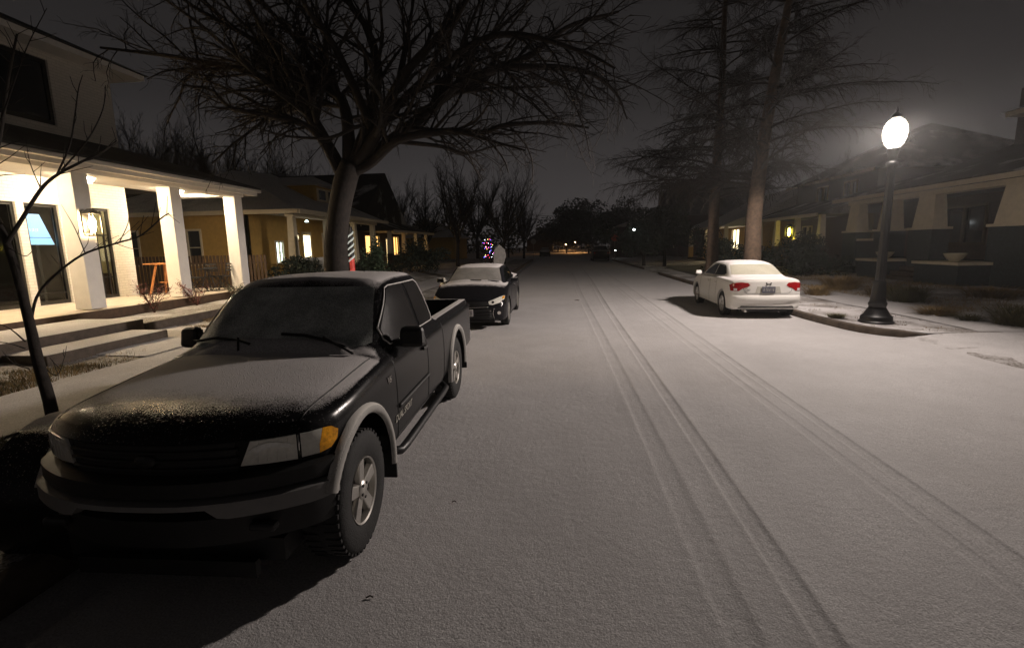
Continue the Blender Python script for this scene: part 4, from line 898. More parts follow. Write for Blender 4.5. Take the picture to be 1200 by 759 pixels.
for sd, vw in ((1, 'left'), (-1, 'right')):
    g1 = [(1.54,1.175),(1.48,1.22),(1.50,1.29),(1.86,1.57),(1.92,1.585),(2.24,1.59),(2.32,1.175)]
    g2 = [(2.40,1.175),(2.33,1.59),(2.68,1.58),(2.73,1.555),(2.86,1.22),(2.82,1.175)]
    T.panel('door_window', g1, vw, 'frost_side', truck, 0.005, 0.08)
    T.panel('rear_side_window', g2, vw, 'frost_side', truck, 0.005, 0.08)
    T.line('window_trim', [(2.4,1.165),(1.52,1.165),(1.455,1.215),(1.475,1.30),(1.845,1.585),(1.92,1.60),(2.69,1.595),(2.745,1.565),(2.885,1.22),(2.84,1.165),(2.4,1.165)], vw, 0.0065, 'frosted_trim', truck, off=0.007)
    T.line('door_seam', [(1.36,1.11),(1.36,0.47),(2.34,0.45),(2.36,1.13)], vw, 0.004, 'black_plastic', truck, off=0.0)
    T.line('side_moulding', [(1.38,0.70),(2.34,0.70)], vw, 0.016, 'black_plastic', truck)
    T.line('fuel_seam', [(3.07,1.11),(3.07,0.46)], vw, 0.004, 'black_plastic', truck, off=0.0)
    for hy, nm in ((HUBF, 'front_flare'), (HUBR, 'rear_flare')):
        pts_o, pts_i = [], []; mb = MB(); n = 26
        for i in range(n+1):
            a0_ = R_(24) if hy < 1 else R_(-8); a = a0_+(math.pi+R_(8)-a0_)*i/n; cc, ss = math.cos(a), math.sin(a)
            for rr, dx in ((0.470, 0.012), (0.485, 0.036), (0.515, 0.038), (0.535, 0.022), (0.542, -0.01)):
                yy = hy-cc*rr; zz = WR+0.02+ss*rr; base_x = TW+0.004+(0.0 if zz < 0.9 else -0.02*(zz-0.9)*8)
                if hy < 1 and yy < 0.5: base_x -= 0.05*((0.5-yy)/0.5)**2
                mb.v.append((sd*(base_x+dx), yy, zz))
        for i in range(n):
            for j in range(4): mb.f.append((i*5+j, i*5+j+1, (i+1)*5+j+1, (i+1)*5+j))
        mb.build(nm, 'flare_snow', truck, 'all')
    wheel(truck, sd*(TW-0.125), HUBF, WR, 0.25, 0.215, sd); wheel(truck, sd*(TW-0.125), HUBR, WR, 0.25, 0.215, sd)
    MB().box(*sorted((sd*0.66, sd*0.90)), HUBF+0.49, HUBF+0.51, 0.22, 0.55).build('mud_flap', 'rubber', truck, bevel=0.005)
    MB().box(*sorted((sd*0.66, sd*0.90)), HUBR+0.49, HUBR+0.51, 0.25, 0.55).build('mud_flap', 'rubber', truck, bevel=0.005)
    MB().tube([(sd*0.78,1.24,0.38),(sd*0.875,1.36,0.35),(sd*0.88,1.5,0.345),(sd*0.88,2.9,0.345),(sd*0.875,3.06,0.35),(sd*0.78,3.18,0.38)], 0.035, 10).build('side_step', 'black_metal', truck, 'all')
    mm = MB(); mm.hexa([(sd*0.84,1.52,1.13),(sd*1.04,1.57,1.125),(sd*1.04,1.66,1.125),(sd*0.86,1.66,1.13)], [(sd*0.85,1.54,1.30),(sd*1.03,1.59,1.29),(sd*1.03,1.66,1.29),(sd*0.87,1.66,1.30)])
    mi = mm.build('door_mirror', 'black_plastic', truck, bevel=0.035); MB().box(*sorted((sd*0.88,sd*1.02)), 1.661, 1.664, 1.15, 1.27).build('mirror_glass', 'dark_glass', mi)
    MB().box(*sorted((sd*0.79,sd*0.86)), 1.56, 1.63, 1.14, 1.19).build('mirror_arm', 'black_plastic', mi)
    MB().box(*sorted((sd*(TW+0.0),sd*(TW+0.03))), 2.16, 2.30, 0.975, 1.005).build('door_handle', 'black_plastic', truck, bevel=0.008)
    # headlamps wrap round the corners
    hl_ = T.panel('headlamp', [(sd*0.455,0.83),(sd*0.505,0.955),(sd*0.695,0.955),(sd*0.695,0.82)], 'front', 'headlamp_lens', truck, 0.012, 0.04)
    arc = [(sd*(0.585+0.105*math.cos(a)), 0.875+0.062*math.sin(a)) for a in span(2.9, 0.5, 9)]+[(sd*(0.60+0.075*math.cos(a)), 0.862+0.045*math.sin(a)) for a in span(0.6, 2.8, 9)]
    T.panel('painted_highlight', arc, 'front', 'painted_highlight', hl_, 0.0155, 0.03, thick=0.003)  # bright crescent laid on the lens in place of a light highlight
    for q_ in (0.53, 0.57, 0.61, 0.65): T.line('lens_flute', [(sd*q_,0.835),(sd*(q_+0.012),0.945)], 'front', 0.0016, 'headlamp_lens', hl_, off=0.012)
    T.line('chrome_rim', [(sd*0.703,0.825),(sd*0.703,0.955)], 'front', 0.004, 'chrome', hl_, off=0.012)
    ci = T.panel('corner_lamp', [(sd*0.712,0.825),(sd*0.712,0.955),(sd*0.79,0.953),(sd*0.785,0.828)], 'front', 'headlamp_lens', truck, 0.012, 0.03)
    T.panel('indicator', [(sd*0.786,0.828),(sd*0.791,0.953),(sd*0.815,0.945),(sd*0.834,0.915),(sd*0.835,0.87),(sd*0.822,0.838)], 'front', 'amber_lens', ci, 0.012, 0.03)
    MB().box(*sorted((sd*0.50,sd*0.64)), -0.01, 0.05, 0.50, 0.545).build('fog_lamp', 'black_metal', truck, bevel=0.015)
# grille, bumper
gr = T.panel('grille', [(-0.44,0.80),(-0.44,0.955),(0.44,0.955),(0.44,0.80)], 'front', 'black_plastic', truck, 0.006, 0.05)
for z in (0.83, 0.875, 0.92): T.line('grille_bar', [(-0.45,z),(0.45,z)], 'front', 0.010, 'black_plastic', gr, off=0.012)
MB().ball((0,-0.012,0.875), 0.05, 16, 8, (1.25,0.35,0.8)).build('emblem', 'black_metal', gr, 'all')
def bumper_strip(name, mat, z0, z1, d, w=0.90, y0=-0.12, par=truck, notch=None):
    vs, fs = [], []; n = 36
    for i in range(n+1):
        x = -w+2*w*i/n; ax = abs(x)/w; y = y0+0.30*ax**2.4+(0.05*max(0,(ax-0.93)/0.07)); d_ = d*(1-0.75*ax**4)
        zz0 = z0 if not notch or abs(x) > notch[0] else z0+notch[1]*sm((notch[0]-abs(x))/0.05)
        for dy, z in ((min(0.05,d_*0.9),zz0),(0,zz0+0.012),(0,z1-0.012),(min(0.05,d_*0.9),z1),(d_,z1),(d_,zz0)): vs.append((x, y+dy, z))
    for i in range(n):
        for j in range(6): fs.append((i*6+j, i*6+(j+1)%6, (i+1)*6+(j+1)%6, (i+1)*6+j))
    fs += [tuple(range(6)), tuple(n*6+j for j in range(5,-1,-1))]
    return MB().add(vs, fs).build(name, mat, par, 40)
bumper_strip('bumper_cover', 'black_plastic', 0.70, 0.80, 0.16, 0.85, -0.09)
bumper_strip('bumper_band', 'grey_plastic', 0.59, 0.697, 0.15, 0.87, -0.115, notch=(0.40, 0.055))
bumper_strip('valance', 'black_plastic', 0.42, 0.588, 0.12, 0.83, -0.06)
# bonnet seam, wipers with snow on them
for sd in (-1, 1): T.line('bonnet_seam', [(sd*0.70,0.22),(sd*0.725,0.7),(sd*0.74,1.17)], 'top', 0.005, 'black_plastic', truck, off=-0.001)
def wiper(x0, y0, pts):
    P3 = [T.pt('top', x, y, 0.028) for x, y in pts]; wv = MB().tube(P3, 0.012, 6).build('wiper', 'black_plastic', truck)
    arm = [T.pt('top', x0, y0, 0.015), P3[len(P3)//2]+Vector((0,0,0.02))]; MB().tube(arm, 0.009, 6).build('wiper_arm', 'black_plastic', wv)
    return P3
wiper(0.62, 1.17, [(0.02,1.315),(0.2,1.31),(0.36,1.28),(0.55,1.225)]); wiper(-0.25, 1.17, [(-0.70,1.335),(-0.5,1.315),(-0.3,1.27),(-0.18,1.225)])
sb = MB(); n = 30
for i in range(n+1):
    x = -0.62+1.24*i/n
    for j in range(6):
        y = 1.15+0.16*j/5; p = T.pt('top', x, y, 0.0); k = math.sin(math.pi*j/5)**0.7*min(1, (0.62-abs(x))*6); sb.v.append((p.x, p.y, p.z-0.004+k*(0.034+0.014*vnoise(x*3, y*3, 2))))
for i in range(n):
    for j in range(5): sb.f.append((i*6+j, i*6+j+1, (i+1)*6+j+1, (i+1)*6+j))
sb.build('snow_ridge', 'snow', truck, 'all')
def side_text(S, par, name, txt, size, y, z, sd, mat, shear=0.0):
    p = S.pt('left' if sd > 0 else 'right', y, z, 0.004)
    Mx = Matrix(((0,0,sd,p.x),(sd,0,0,p.y),(0,1,0,p.z),(0,0,0,1))); return text_mesh(txt, size, name, mat, par, Mx, shear, 0.0015)
side_text(T, truck, 'door_lettering', 'DUAL SPORT', 0.075, 1.50, 0.62, 1, 'silver_paint', 0.35)
side_text(T, truck, 'fender_badge', 'V6', 0.075, 1.20, 0.96, 1, 'chrome', 0.2)
for sd in (-1, 1): T.panel('tail_lamp', [(sd*0.70,0.75),(sd*0.70,1.08),(sd*0.82,1.08),(sd*0.82,0.75)], 'rear', 'red_lens', truck, 0.01)
MB().box(-0.85, 0.85, 4.99, 5.12, 0.50, 0.66).build('rear_bumper', 'grey_plastic', truck, bevel=0.02)
MB().box(-0.62, 0.62, 0.10, 4.8, 0.27, 0.40).build('chassis', 'black_plastic', truck)
MB().box(-0.5, 0.5, 0.02, 0.06, 0.22, 0.31).build('skid_plate', 'black_plastic', truck)
for y in (HUBF, HUBR): MB().tube([(-0.7,y,WR-0.02),(0.7,y,WR-0.02)], 0.05, 8).build('axle', 'black_plastic', truck)

# ---- sedans: shared builder; local y = 0 at the nose, +y to the tail
def sprof(w, zb, zm, zs, top): return [(w*0.88, zb), (w-0.02, zb+0.05), (w, zm), (w-0.005, zm+0.12), (w-0.035, zs-0.03), (w-0.07, zs)]+top
def sedan(name, label, loc, rz, paint, L_, W_, wb, fo, roofz, belt, ws, rw, deck, glassm, rearm, wr=0.315, rim='alloy', spokes=5):
    w = W_/2; zb = 0.20
    def top(a, b, c_, d): return [a, b, c_, (0, d)]
    cowl, wt, rt, rb = ws[0], ws[1], rw[0], rw[1]
    hz, dz = belt, deck
    S = [(0.0, sprof(w*0.86, 0.26, 0.42, 0.56, top((w*0.72,0.58),(w*0.5,0.60),(w*0.25,0.61),0.612))),
         (0.07, sprof(w*0.93, zb, 0.45, 0.66, top((w*0.76,0.685),(w*0.5,0.71),(w*0.25,0.722),0.725))),
         (0.30, sprof(w*0.985, zb, 0.48, 0.76, top((w*0.78,0.785),(w*0.52,0.81),(w*0.25,0.822),0.825))),
         (cowl*0.75, sprof(w, zb-0.02, 0.50, hz-0.06, top((w*0.80,hz-0.035),(w*0.55,hz+0.0),(w*0.28,hz+0.015),hz+0.02))),
         (cowl, sprof(w, zb-0.02, 0.50, hz-0.01, top((w*0.84,hz+0.01),(w*0.74,hz+0.035),(w*0.4,hz+0.055),hz+0.06))),
         (wt, sprof(w, zb-0.02, 0.50, hz, top((w*0.84,hz+0.05),(w*0.66,roofz-0.085),(w*0.45,roofz-0.035),roofz-0.02))),
         ((wt+rt)/2, sprof(w, zb-0.02, 0.50, hz+0.02, top((w*0.845,hz+0.07),(w*0.665,roofz-0.075),(w*0.45,roofz-0.015),roofz))),
         (rt, sprof(w, zb-0.02, 0.52, hz+0.035, top((w*0.84,hz+0.07),(w*0.65,roofz-0.10),(w*0.44,roofz-0.045),roofz-0.03))),
         (rb, sprof(w*0.995, zb, 0.53, dz-0.02, top((w*0.82,dz-0.0),(w*0.70,dz+0.025),(w*0.4,dz+0.04),dz+0.045))),
         (L_-0.16, sprof(w*0.97, zb+0.02, 0.54, dz-0.03, top((w*0.80,dz+0.0),(w*0.62,dz+0.03),(w*0.35,dz+0.04),dz+0.045))),
         (L_-0.03, sprof(w*0.93, zb+0.05, 0.54, dz-0.06, top((w*0.78,dz-0.03),(w*0.6,dz-0.0),(w*0.33,dz+0.01),dz+0.013))),
         (L_, sprof(w*0.90, zb+0.09, 0.52, dz-0.14, top((w*0.75,dz-0.11),(w*0.58,dz-0.07),(w*0.32,dz-0.06),dz-0.055)))]
    def dfm(v):
        ax = abs(v[0])/w
        v[1] += 0.26*max(0, 1-v[1]/1.1)*ax**2.6
        v[1] -= 0.20*max(0, (v[1]-(L_-0.9))/0.9)*ax**2.8
        if cowl-0.05 < v[1] < wt+0.3 and v[2] > hz+0.02: v[1] += 0.10*ax**2
        if rt-0.2 < v[1] < rb and v[2] > hz+0.05: v[1] -= 0.08*ax**2
        if v[1] > L_-0.3 and 0.42 < v[2] < 0.58: v[1] += 0.05*sm((v[1]-(L_-0.3))/0.25)*(1-abs(v[2]-0.5)/0.08*0.5)
    me = loft_body(S, 100, 5, dfm)
    hf, hb = fo, fo+wb
    me = cut(me, arch_cut(hf, wr+0.01, wr+0.055, w-0.02)+arch_cut(hb, wr+0.01, wr+0.055, w-0.02))
    t = thing(name, label, 'car', loc, rz); link('body', me, paint, t, 34); K = Skin(me)
    a = w*0.74; b = w*0.62
    K.panel('windscreen', [(-a,hz+0.075),(-a*0.5,hz+0.085),(0,hz+0.09),(a*0.5,hz+0.085),(a,hz+0.075),(b,roofz-0.105),(b*0.6,roofz-0.08),(-b*0.6,roofz-0.08),(-b,roofz-0.105)], 'front', glassm, t, 0.005, 0.08)
    K.panel('rear_window', [(-a*0.96,dz+0.075),(0,dz+0.085),(a*0.96,dz+0.075),(b*0.98,roofz-0.115),(b*0.6,roofz-0.095),(-b*0.6,roofz-0.095),(-b*0.98,roofz-0.115)], 'rear', rearm, t, 0.005, 0.08)
    for sd, vw in ((1,'left'),(-1,'right')):
        z0 = hz+0.045; z1 = roofz-0.115; mid = (wt+rt)/2+0.05
        K.panel('front_door_window', [(cowl+0.42,z0),(cowl+0.55,z0+0.11),(wt+0.18,z1-0.02),(wt+0.35,z1),(mid-0.03,z1+0.005),(mid-0.03,z0+0.02)], vw, 'dark_glass', t, 0.004, 0.08)
        K.panel('rear_door_window', [(mid+0.03,z0+0.02),(mid+0.03,z1+0.005),(rt-0.1,z1),(rt+0.05,z1-0.03),(rt+0.34,z0+0.10),(rt+0.28,z0+0.05)], vw, 'dark_glass', t, 0.004, 0.08)
        for yy in (cowl+0.45, mid, rt+0.12): K.line('door_seam', [(yy,hz),(yy-0.02,0.5),(yy,0.26)], vw, 0.003, 'black_plastic', t, off=0)
        for yy in (mid-0.22, rt+0.0): 
            p = K.pt(vw, yy, hz-0.11); MB().box(*sorted((p.x-0.004*sd, p.x+0.03*sd)), yy-0.08, yy+0.08, hz-0.125, hz-0.10).build('door_handle', paint, t, bevel=0.006)
        K.line('sill', [(hf+wr+0.12,0.225),(hb-wr-0.12,0.225)], vw, 0.02, 'black_plastic', t, off=-0.004)
        m_ = MB().hexa([(sd*(w-0.04),cowl+0.42,hz+0.02),(sd*(w+0.16),cowl+0.46,hz+0.03),(sd*(w+0.16),cowl+0.56,hz+0.03),(sd*(w-0.02),cowl+0.56,hz+0.02)],[(sd*(w-0.03),cowl+0.45,hz+0.13),(sd*(w+0.15),cowl+0.48,hz+0.14),(sd*(w+0.15),cowl+0.56,hz+0.14),(sd*(w-0.0),cowl+0.56,hz+0.13)]).build('door_mirror', paint, t, bevel=0.025)
        wheel(t, sd*(w-0.115), hf, wr, 0.20, wr-0.105, sd, rim, spokes); wheel(t, sd*(w-0.115), hb, wr, 0.20, wr-0.105, sd, rim, spokes)
    MB().box(-w+0.3, w-0.3, 0.2, L_-0.25, 0.16, 0.24).build('underbody', 'black_plastic', t)
    for y in (hf, hb): MB().tube([(-w+0.2,y,wr-0.04),(w-0.2,y,wr-0.04)], 0.04, 8).build('axle', 'black_plastic', t)
    return t, K, w
# black sedan behind the pickup
cs, K, w = sedan('black_sedan', 'black sedan with snowy bonnet parked behind the pickup', (-2.06, 10.85, 0), 0.0, 'black_paint_sedan', 4.80, 1.82, 2.775, 0.98, 1.45, 0.98, (1.15, 2.0), (3.35, 4.1), 1.06, 'frost_light', 'frost_rear', 0.33)
K.panel('grille', [(-0.52,0.60),(-0.46,0.665),(0.46,0.665),(0.52,0.60),(0.40,0.56),(-0.40,0.56)], 'front', 'black_plastic', cs, 0.008, 0.05)
K.panel('lower_grille', [(-0.62,0.27),(-0.56,0.50),(0.56,0.50),(0.62,0.27)], 'front', 'black_plastic', cs, 0.008, 0.05)
for z in (0.33, 0.39, 0.45): K.line('grille_slat', [(-0.56,z),(0.56,z)], 'front', 0.007, 'black_metal', cs, off=0.018)
K.line('chrome_strip', [(-0.50,0.545),(0.50,0.545)], 'front', 0.008, 'chrome', cs, off=0.01)
K.panel('emblem', [(0.08*math.cos(a),0.612+0.045*math.sin(a)) for a in span(0, 5.9, 16)], 'front', 'chrome', cs, 0.016, 0.05)
for sd in (-1, 1):
    hm = K.panel('headlamp', [(sd*0.52,0.60),(sd*0.50,0.665),(sd*0.66,0.72),(sd*0.80,0.765),(sd*0.845,0.76),(sd*0.84,0.70),(sd*0.74,0.625),(sd*0.60,0.59)], 'front', 'headlamp_lens', cs, 0.008, 0.04)
    K.panel('indicator', [(sd*0.79,0.70),(sd*0.80,0.755),(sd*0.838,0.752),(sd*0.836,0.71)], 'front', 'amber_lens', hm, 0.012, 0.03)
    K.panel('lamp_eye', [(sd*0.60+0.028*math.cos(a),0.645+0.028*math.sin(a)) for a in span(0, 5.7, 10)], 'front', 'chrome', hm, 0.013, 0.03)
    K.line('chrome_edge', [(sd*0.63,0.52),(sd*0.60,0.40),(sd*0.63,0.28)], 'front', 0.007, 'chrome', cs, off=0.01)
    K.panel('fog_lamp', [(sd*0.735+0.04*math.cos(a),0.40+0.04*math.sin(a)) for a in span(0, 5.7, 10)], 'front', 'chrome', cs, 0.012, 0.03)
p = K.pt('front', 0.0, 0.42); plate(cs, (0.0, p.y-0.03, 0.42), 0.32, 0.16, 'plate_white', 0, 'ink', 6, -1)
for dx in (-0.1, 0.35):
    pp = [K.pt('top', x, 1.2+0.02*math.cos(x*3), 0.03) for x in span(dx, dx+0.28, 5)]; MB().tube(pp, 0.012, 6).build('wiper', 'black_plastic', cs)
sb = MB(); n = 24
for i in range(n+1):
    x = -0.66+1.32*i/n
    for j in range(5):
        y = 1.13+0.17*j/4+0.08*(x/0.9)**2; p = K.pt('top', x, y, 0.0); k = math.sin(math.pi*j/4)**0.7*min(1,(0.68-abs(x))*6); sb.v.append((p.x, p.y, p.z-0.004+k*(0.03+0.02*vnoise(x*4, y*3, 2))))
for i in range(n):
    for j in range(4): sb.f.append((i*5+j, i*5+j+1, (i+1)*5+j+1, (i+1)*5+j))
sb.build('snow_ridge', 'snow', cs, 'all')
# white sedan on the right, tail towards the camera
wcx, wcy = 4.372+0.86, 13.256+2.7+0.95
ws_, K, w = sedan('white_sedan', 'white sedan parked at the right kerb with its red tail lamps showing', (wcx+0.155, wcy, 0), math.pi-0.042, 'white_paint', 4.49, 1.75, 2.70, 0.95, 1.405, 0.94, (0.95, 1.85), (3.0, 3.92), 0.985, 'frost_light', 'frost_rear', 0.315)
for sd in (-1, 1):
    K.panel('tail_lamp', [(sd*0.42,0.845),(sd*0.47,0.905),(sd*0.62,0.915),(sd*0.78,0.895),(sd*0.83,0.84),(sd*0.82,0.70),(sd*0.66,0.70),(sd*0.58,0.77),(sd*0.48,0.80)], 'rear', 'red_lens', ws_, 0.008, 0.04)
    K.panel('reverse_lamp', [(sd*0.70,0.71),(sd*0.70,0.765),(sd*0.77,0.765),(sd*0.77,0.71)], 'rear', 'plate_white', ws_, 0.013, 0.04)
K.line('boot_seam', [(-0.60,0.89),(-0.55,0.70),(-0.48,0.64),(0.48,0.64),(0.55,0.70),(0.60,0.89)], 'rear', 0.004, 'black_plastic', ws_, off=0.0)
K.line('bumper_seam', [(-0.82,0.62),(-0.5,0.645),(0.5,0.645),(0.82,0.62)], 'rear', 0.003, 'grey_plastic', ws_, off=0.0)
K.panel('plate_recess', [(-0.30,0.655),(-0.26,0.815),(0.26,0.815),(0.30,0.655)], 'rear', 'silver_paint', ws_, 0.004, 0.05)
K.panel('lower_bumper', [(-0.66,0.27),(-0.60,0.33),(0.60,0.33),(0.66,0.27)], 'rear', 'black_plastic', ws_, 0.006, 0.05)
p = K.pt('rear', 0.0, 0.74); plate(ws_, (0.0, p.y+0.02, 0.738), 0.31, 0.155, 'plate_dark', 0, 'silver_paint', 6, 1)
p = K.pt('rear', 0.0, 0.875, 0.006); em = MB()
em.hexa([(-0.05,p.y,0.845),(-0.03,p.y,0.845),(-0.03,p.y+0.01,0.845),(-0.05,p.y+0.01,0.845)],[(-0.065,p.y-0.02,0.915),(-0.045,p.y-0.02,0.915),(-0.045,p.y,0.915),(-0.065,p.y,0.915)])
em.hexa([(0.03,p.y,0.845),(0.05,p.y,0.845),(0.05,p.y+0.01,0.845),(0.03,p.y+0.01,0.845)],[(0.045,p.y-0.02,0.915),(0.065,p.y-0.02,0.915),(0.065,p.y,0.915),(0.045,p.y,0.915)])
em.box(-0.034, 0.034, p.y-0.008, p.y+0.002, 0.868, 0.884); em.build('emblem', 'charcoal', ws_)
p = K.pt('rear', 0.46, 0.725, 0.006); text_mesh('CIVIC', 0.075, 'boot_lettering', 'charcoal', ws_, Matrix(((-1,0,0,p.x),(0,0,1,p.y),(0,1,0,p.z),(0,0,0,1))), 0.2, 0.002)
MB().tube([(0.5,4.1,0.2),(0.5,4.45,0.2)], 0.03, 10).build('exhaust', 'alloy', ws_)
# dark vehicles further up the street
bs, K, w = sedan('parked_suv', 'small dark car parked far up the street on the right', (5.1, 61.0, 0), math.pi, 'far_paint', 4.6, 1.95, 2.7, 0.95, 1.75, 1.12, (0.95, 1.6), (3.6, 4.2), 1.16, 'frost_rear', 'dark_glass', 0.36)
for sd in (-1, 1): K.panel('tail_lamp', [(sd*0.68,0.85),(sd*0.68,1.0),(sd*0.82,1.0),(sd*0.82,0.85)], 'rear', 'red_lens', bs, 0.01)
bs2, K, w = sedan('distant_car', 'snow covered car parked far away at the left kerb', (-2.0, 84.0, 0), 0.0, 'far_paint', 4.6, 1.85, 2.7, 0.95, 1.5, 1.0, (0.95, 1.8), (3.3, 4.1), 1.05, 'frost_light', 'dark_glass', 0.33)

# ------------------------------------------------------------------ trees
def bez(pts, n):
    """Catmull-Rom through control points"""
    P = [Vector(p) for p in pts]; P = [P[0]*2-P[1]]+P+[P[-1]*2-P[-2]]; out = []
    m = len(P)-3
    for k in range(n+1):
        t = k/n*m; i = min(int(t), m-1); f = t-i; a, b, c_, d = P[i:i+4]
        out.append(0.5*((2*b)+(c_-a)*f+(2*a-5*b+4*c_-d)*f*f+(3*b-a-3*c_+d)*f**3))
    return out
class Crown:
    def __init__(s, seed): s.mb = MB(); s.r = random.Random(seed); s.rmin = 0.0042
    def tube(s, pts, r0, r1):
        n = len(pts); s.mb.tube(pts, [r0+(r1-r0)*(i/(n-1)) for i in range(n)], 7 if r0 > 0.06 else (5 if r0 > 0.02 else 3), cap=False)
    def grow(s, pts, r0, r1, level, spread=0.9, droop=0.0, up=0.15, dens=1.0, lscale=0.45, first=0.15):
        """children along a branch already laid out as pts"""
        if level <= 0: return
        R = s.r; L_ = sum((b-a).length for a, b in zip(pts, pts[1:])); n = max(2, int(L_*dens*[0, 13.0, 8.5, 4.6, 2.6][min(level, 4)]))
        for k in range(n):
            f = first+(1-first)*(k+R.random())/n; i = min(int(f*(len(pts)-1)), len(pts)-2); p = pts[i].lerp(pts[i+1], f*(len(pts)-1)-i)
            t = (pts[i+1]-pts[i]).normalized(); ax = Vector((R.gauss(0,1), R.gauss(0,1), R.gauss(0,1))); ax = (ax-t*ax.dot(t)).normalized()
            d = (t*R.uniform(0.45,1.0)+ax*spread*R.uniform(0.6,1.1)).normalized(); d.z += up; d.normalize()
            l = L_*lscale*R.uniform(0.5,1.15)*(1.1-0.6*f); l = min(l, 3.2)
            if l < 0.12: continue
            rr = (r0+(r1-r0)*f)*R.uniform(0.4,0.62); rr = max(rr, s.rmin)
            q = [p]; m = 5 if level > 1 else 2; dd = d.copy()
            for j in range(m):
                dd = (dd+Vector((R.gauss(0,0.16),R.gauss(0,0.16),R.gauss(0,0.13)-droop*j/m+up*0.25))).normalized(); q.append(q[-1]+dd*(l/m))
            s.tube(q, rr, max(0.0025, rr*0.35)); s.grow(q, rr, rr*0.35, level-1, spread, droop, up, dens, lscale, 0.1)
def local(pts, o): o = Vector(o); return [Vector(p)-o for p in pts]
# -- spreading bare tree in the left verge; limbs follow the photograph, their distance comes from the trunk
TY = 9.9
base = at_x(394, 330, -4.6); base.z = 0.13; TY = base.y
bt = thing('bare_tree', 'large spreading bare tree in the verge behind the black pickup', 'tree', base)
tr = local([base+Vector((0,0,-0.1)), at_y(394,310,TY), at_y(394,280,TY), at_y(398,245,TY), at_y(404,215,TY), at_y(412,190,TY)], base)
tp = bez(tr, 16); MB().tube(tp, [0.36,0.29,0.265,0.25,0.24,0.235,0.23,0.225,0.22,0.22,0.22,0.22,0.225,0.225,0.22,0.21,0.19], 16).build('trunk', 'bark', bt, 'all')
cr = Crown(3)
LIMBS = [  # pixels, depth drift at the tip (m), start radius
 ([(404,210),(388,178),(361,133),(327,103),(285,82),(244,74),(193,65),(118,56)], 0.8, 0.115),
 ([(361,133),(330,70),(300,20),(270,-40)], -1.2, 0.06),
 ([(412,190),(405,130),(388,106),(340,79),(292,44),(230,10),(190,-20)], 1.6, 0.10),
 ([(412,195),(430,150),(443,86),(430,34),(409,0),(400,-60)], 0.5, 0.115),
 ([(436,150),(395,60),(360,10),(330,-50)], -1.6, 0.075),
 ([(416,190),(438,164),(468,96),(513,44),(547,0),(570,-50)], -1.4, 0.105),
 ([(468,96),(478,40),(490,-30)], 1.4, 0.06),
 ([(412,195),(451,171),(503,130),(537,99),(585,79),(622,65),(667,31),(725,14)], 0.6, 0.115),
 ([(585,80),(646,79),(691,86),(722,110),(735,140)], 0.3, 0.06),
 ([(503,130),(540,70),(590,30),(640,-20)], 2.0, 0.06),
 ([(408,205),(434,192),(468,164),(527,154),(564,156),(592,147),(646,144),(690,150)], -0.9, 0.085),
 ([(468,166),(520,172),(548,180),(590,170),(640,178)], 0.9, 0.04),
 ([(404,215),(368,154),(320,137),(272,127),(248,106),(215,100)], -1.3, 0.065),
 ([(410,205),(425,150),(388,161),(340,160),(300,150)], -1.8, 0.045),
 ([(408,200),(400,120),(350,50),(310,5),(280,-40)], 2.4, 0.085),
 ([(414,190),(470,120),(540,60),(600,40),(680,60),(720,80)], -2.4, 0.075),
]
for px, dr, r0 in LIMBS:
    n = len(px); q = [at_y(x, y, TY+dr*(i/(n-1))**1.2+(0.08*math.sin(i*2.1))) for i, (x, y) in enumerate(px)]
    q = bez(local(q, base), 4*n); cr.tube(q, r0*1.25, r0*0.22); cr.grow(q, r0*1.1, r0*0.25, 3, 0.8, 0.16, 0.06, 0.95, 0.42, 0.18)
cr.mb.build('crown', 'twig', bt, 'all')
# -- young tree at the left edge
yb = at_z(64, 502, 0.15); yt = thing('young_tree', 'slim young tree without leaves standing at the left edge', 'tree', yb); YY = yb.y
yp = bez(local([yb+Vector((0,0,-0.05)), at_y(58,470,YY), at_y(45,425,YY), at_y(35,380,YY+0.02), at_y(22,330,YY+0.05), at_y(8,285,YY+0.08), at_y(-2,262,YY+0.1)], yb), 18)
MB().tube(yp, [0.060-0.0018*i for i in range(19)], 10).build('trunk', 'bark', yt, 'all')
cr = Crown(11)
for px, dr, r0 in [([(6,288),(25,258),(48,222),(67,205),(95,190),(120,178),(137,165)], 0.5, 0.022), ([(67,205),(82,170),(88,135),(92,105),(97,88)], 0.3, 0.011), ([(72,200),(102,165),(120,130),(124,100)], 0.1, 0.010), ([(95,190),(115,183),(135,163)], 0.2, 0.008),
                   ([(36,380),(45,345),(70,318),(100,297),(140,284),(165,276),(190,255),(198,250)], 0.6, 0.017), ([(140,284),(150,262),(151,245)], 0.1, 0.006), ([(100,297),(88,268),(72,240)], 0.2, 0.006), ([(105,295),(120,287),(130,270)], 0.0, 0.005),
                   ([(0,262),(-15,225),(0,160),(10,90),(20,40)], 0.2, 0.026), ([(2,140),(30,60),(55,10)], 0.3, 0.010), ([(48,222),(35,190),(30,160)], 0.4, 0.006), ([(30,400),(12,385),(-5,378)], 0.1, 0.010), ([(30,408),(10,402),(-8,400)], -0.2, 0.008),
                   ([(15,300),(22,330),(12,355)], -0.2, 0.006), ([(10,290),(30,300),(45,290),(60,310)], -0.1, 0.006), ([(43,420),(65,440),(75,420),(78,405)], -0.1, 0.006), ([(35,432),(15,425),(2,410)], 0.2, 0.008)]:
    n = len(px); q = bez(local([at_y(x, y, YY+0.06+dr*i/(n-1)) for i, (x, y) in enumerate(px)], yb), 4*n); cr.tube(q, r0, r0*0.35); cr.grow(q, r0*0.7, r0*0.3, 1, 0.8, 0.0, 0.1, 0.6, 0.24, 0.3)
cr.mb.build('crown', 'twig', yt, 'all')
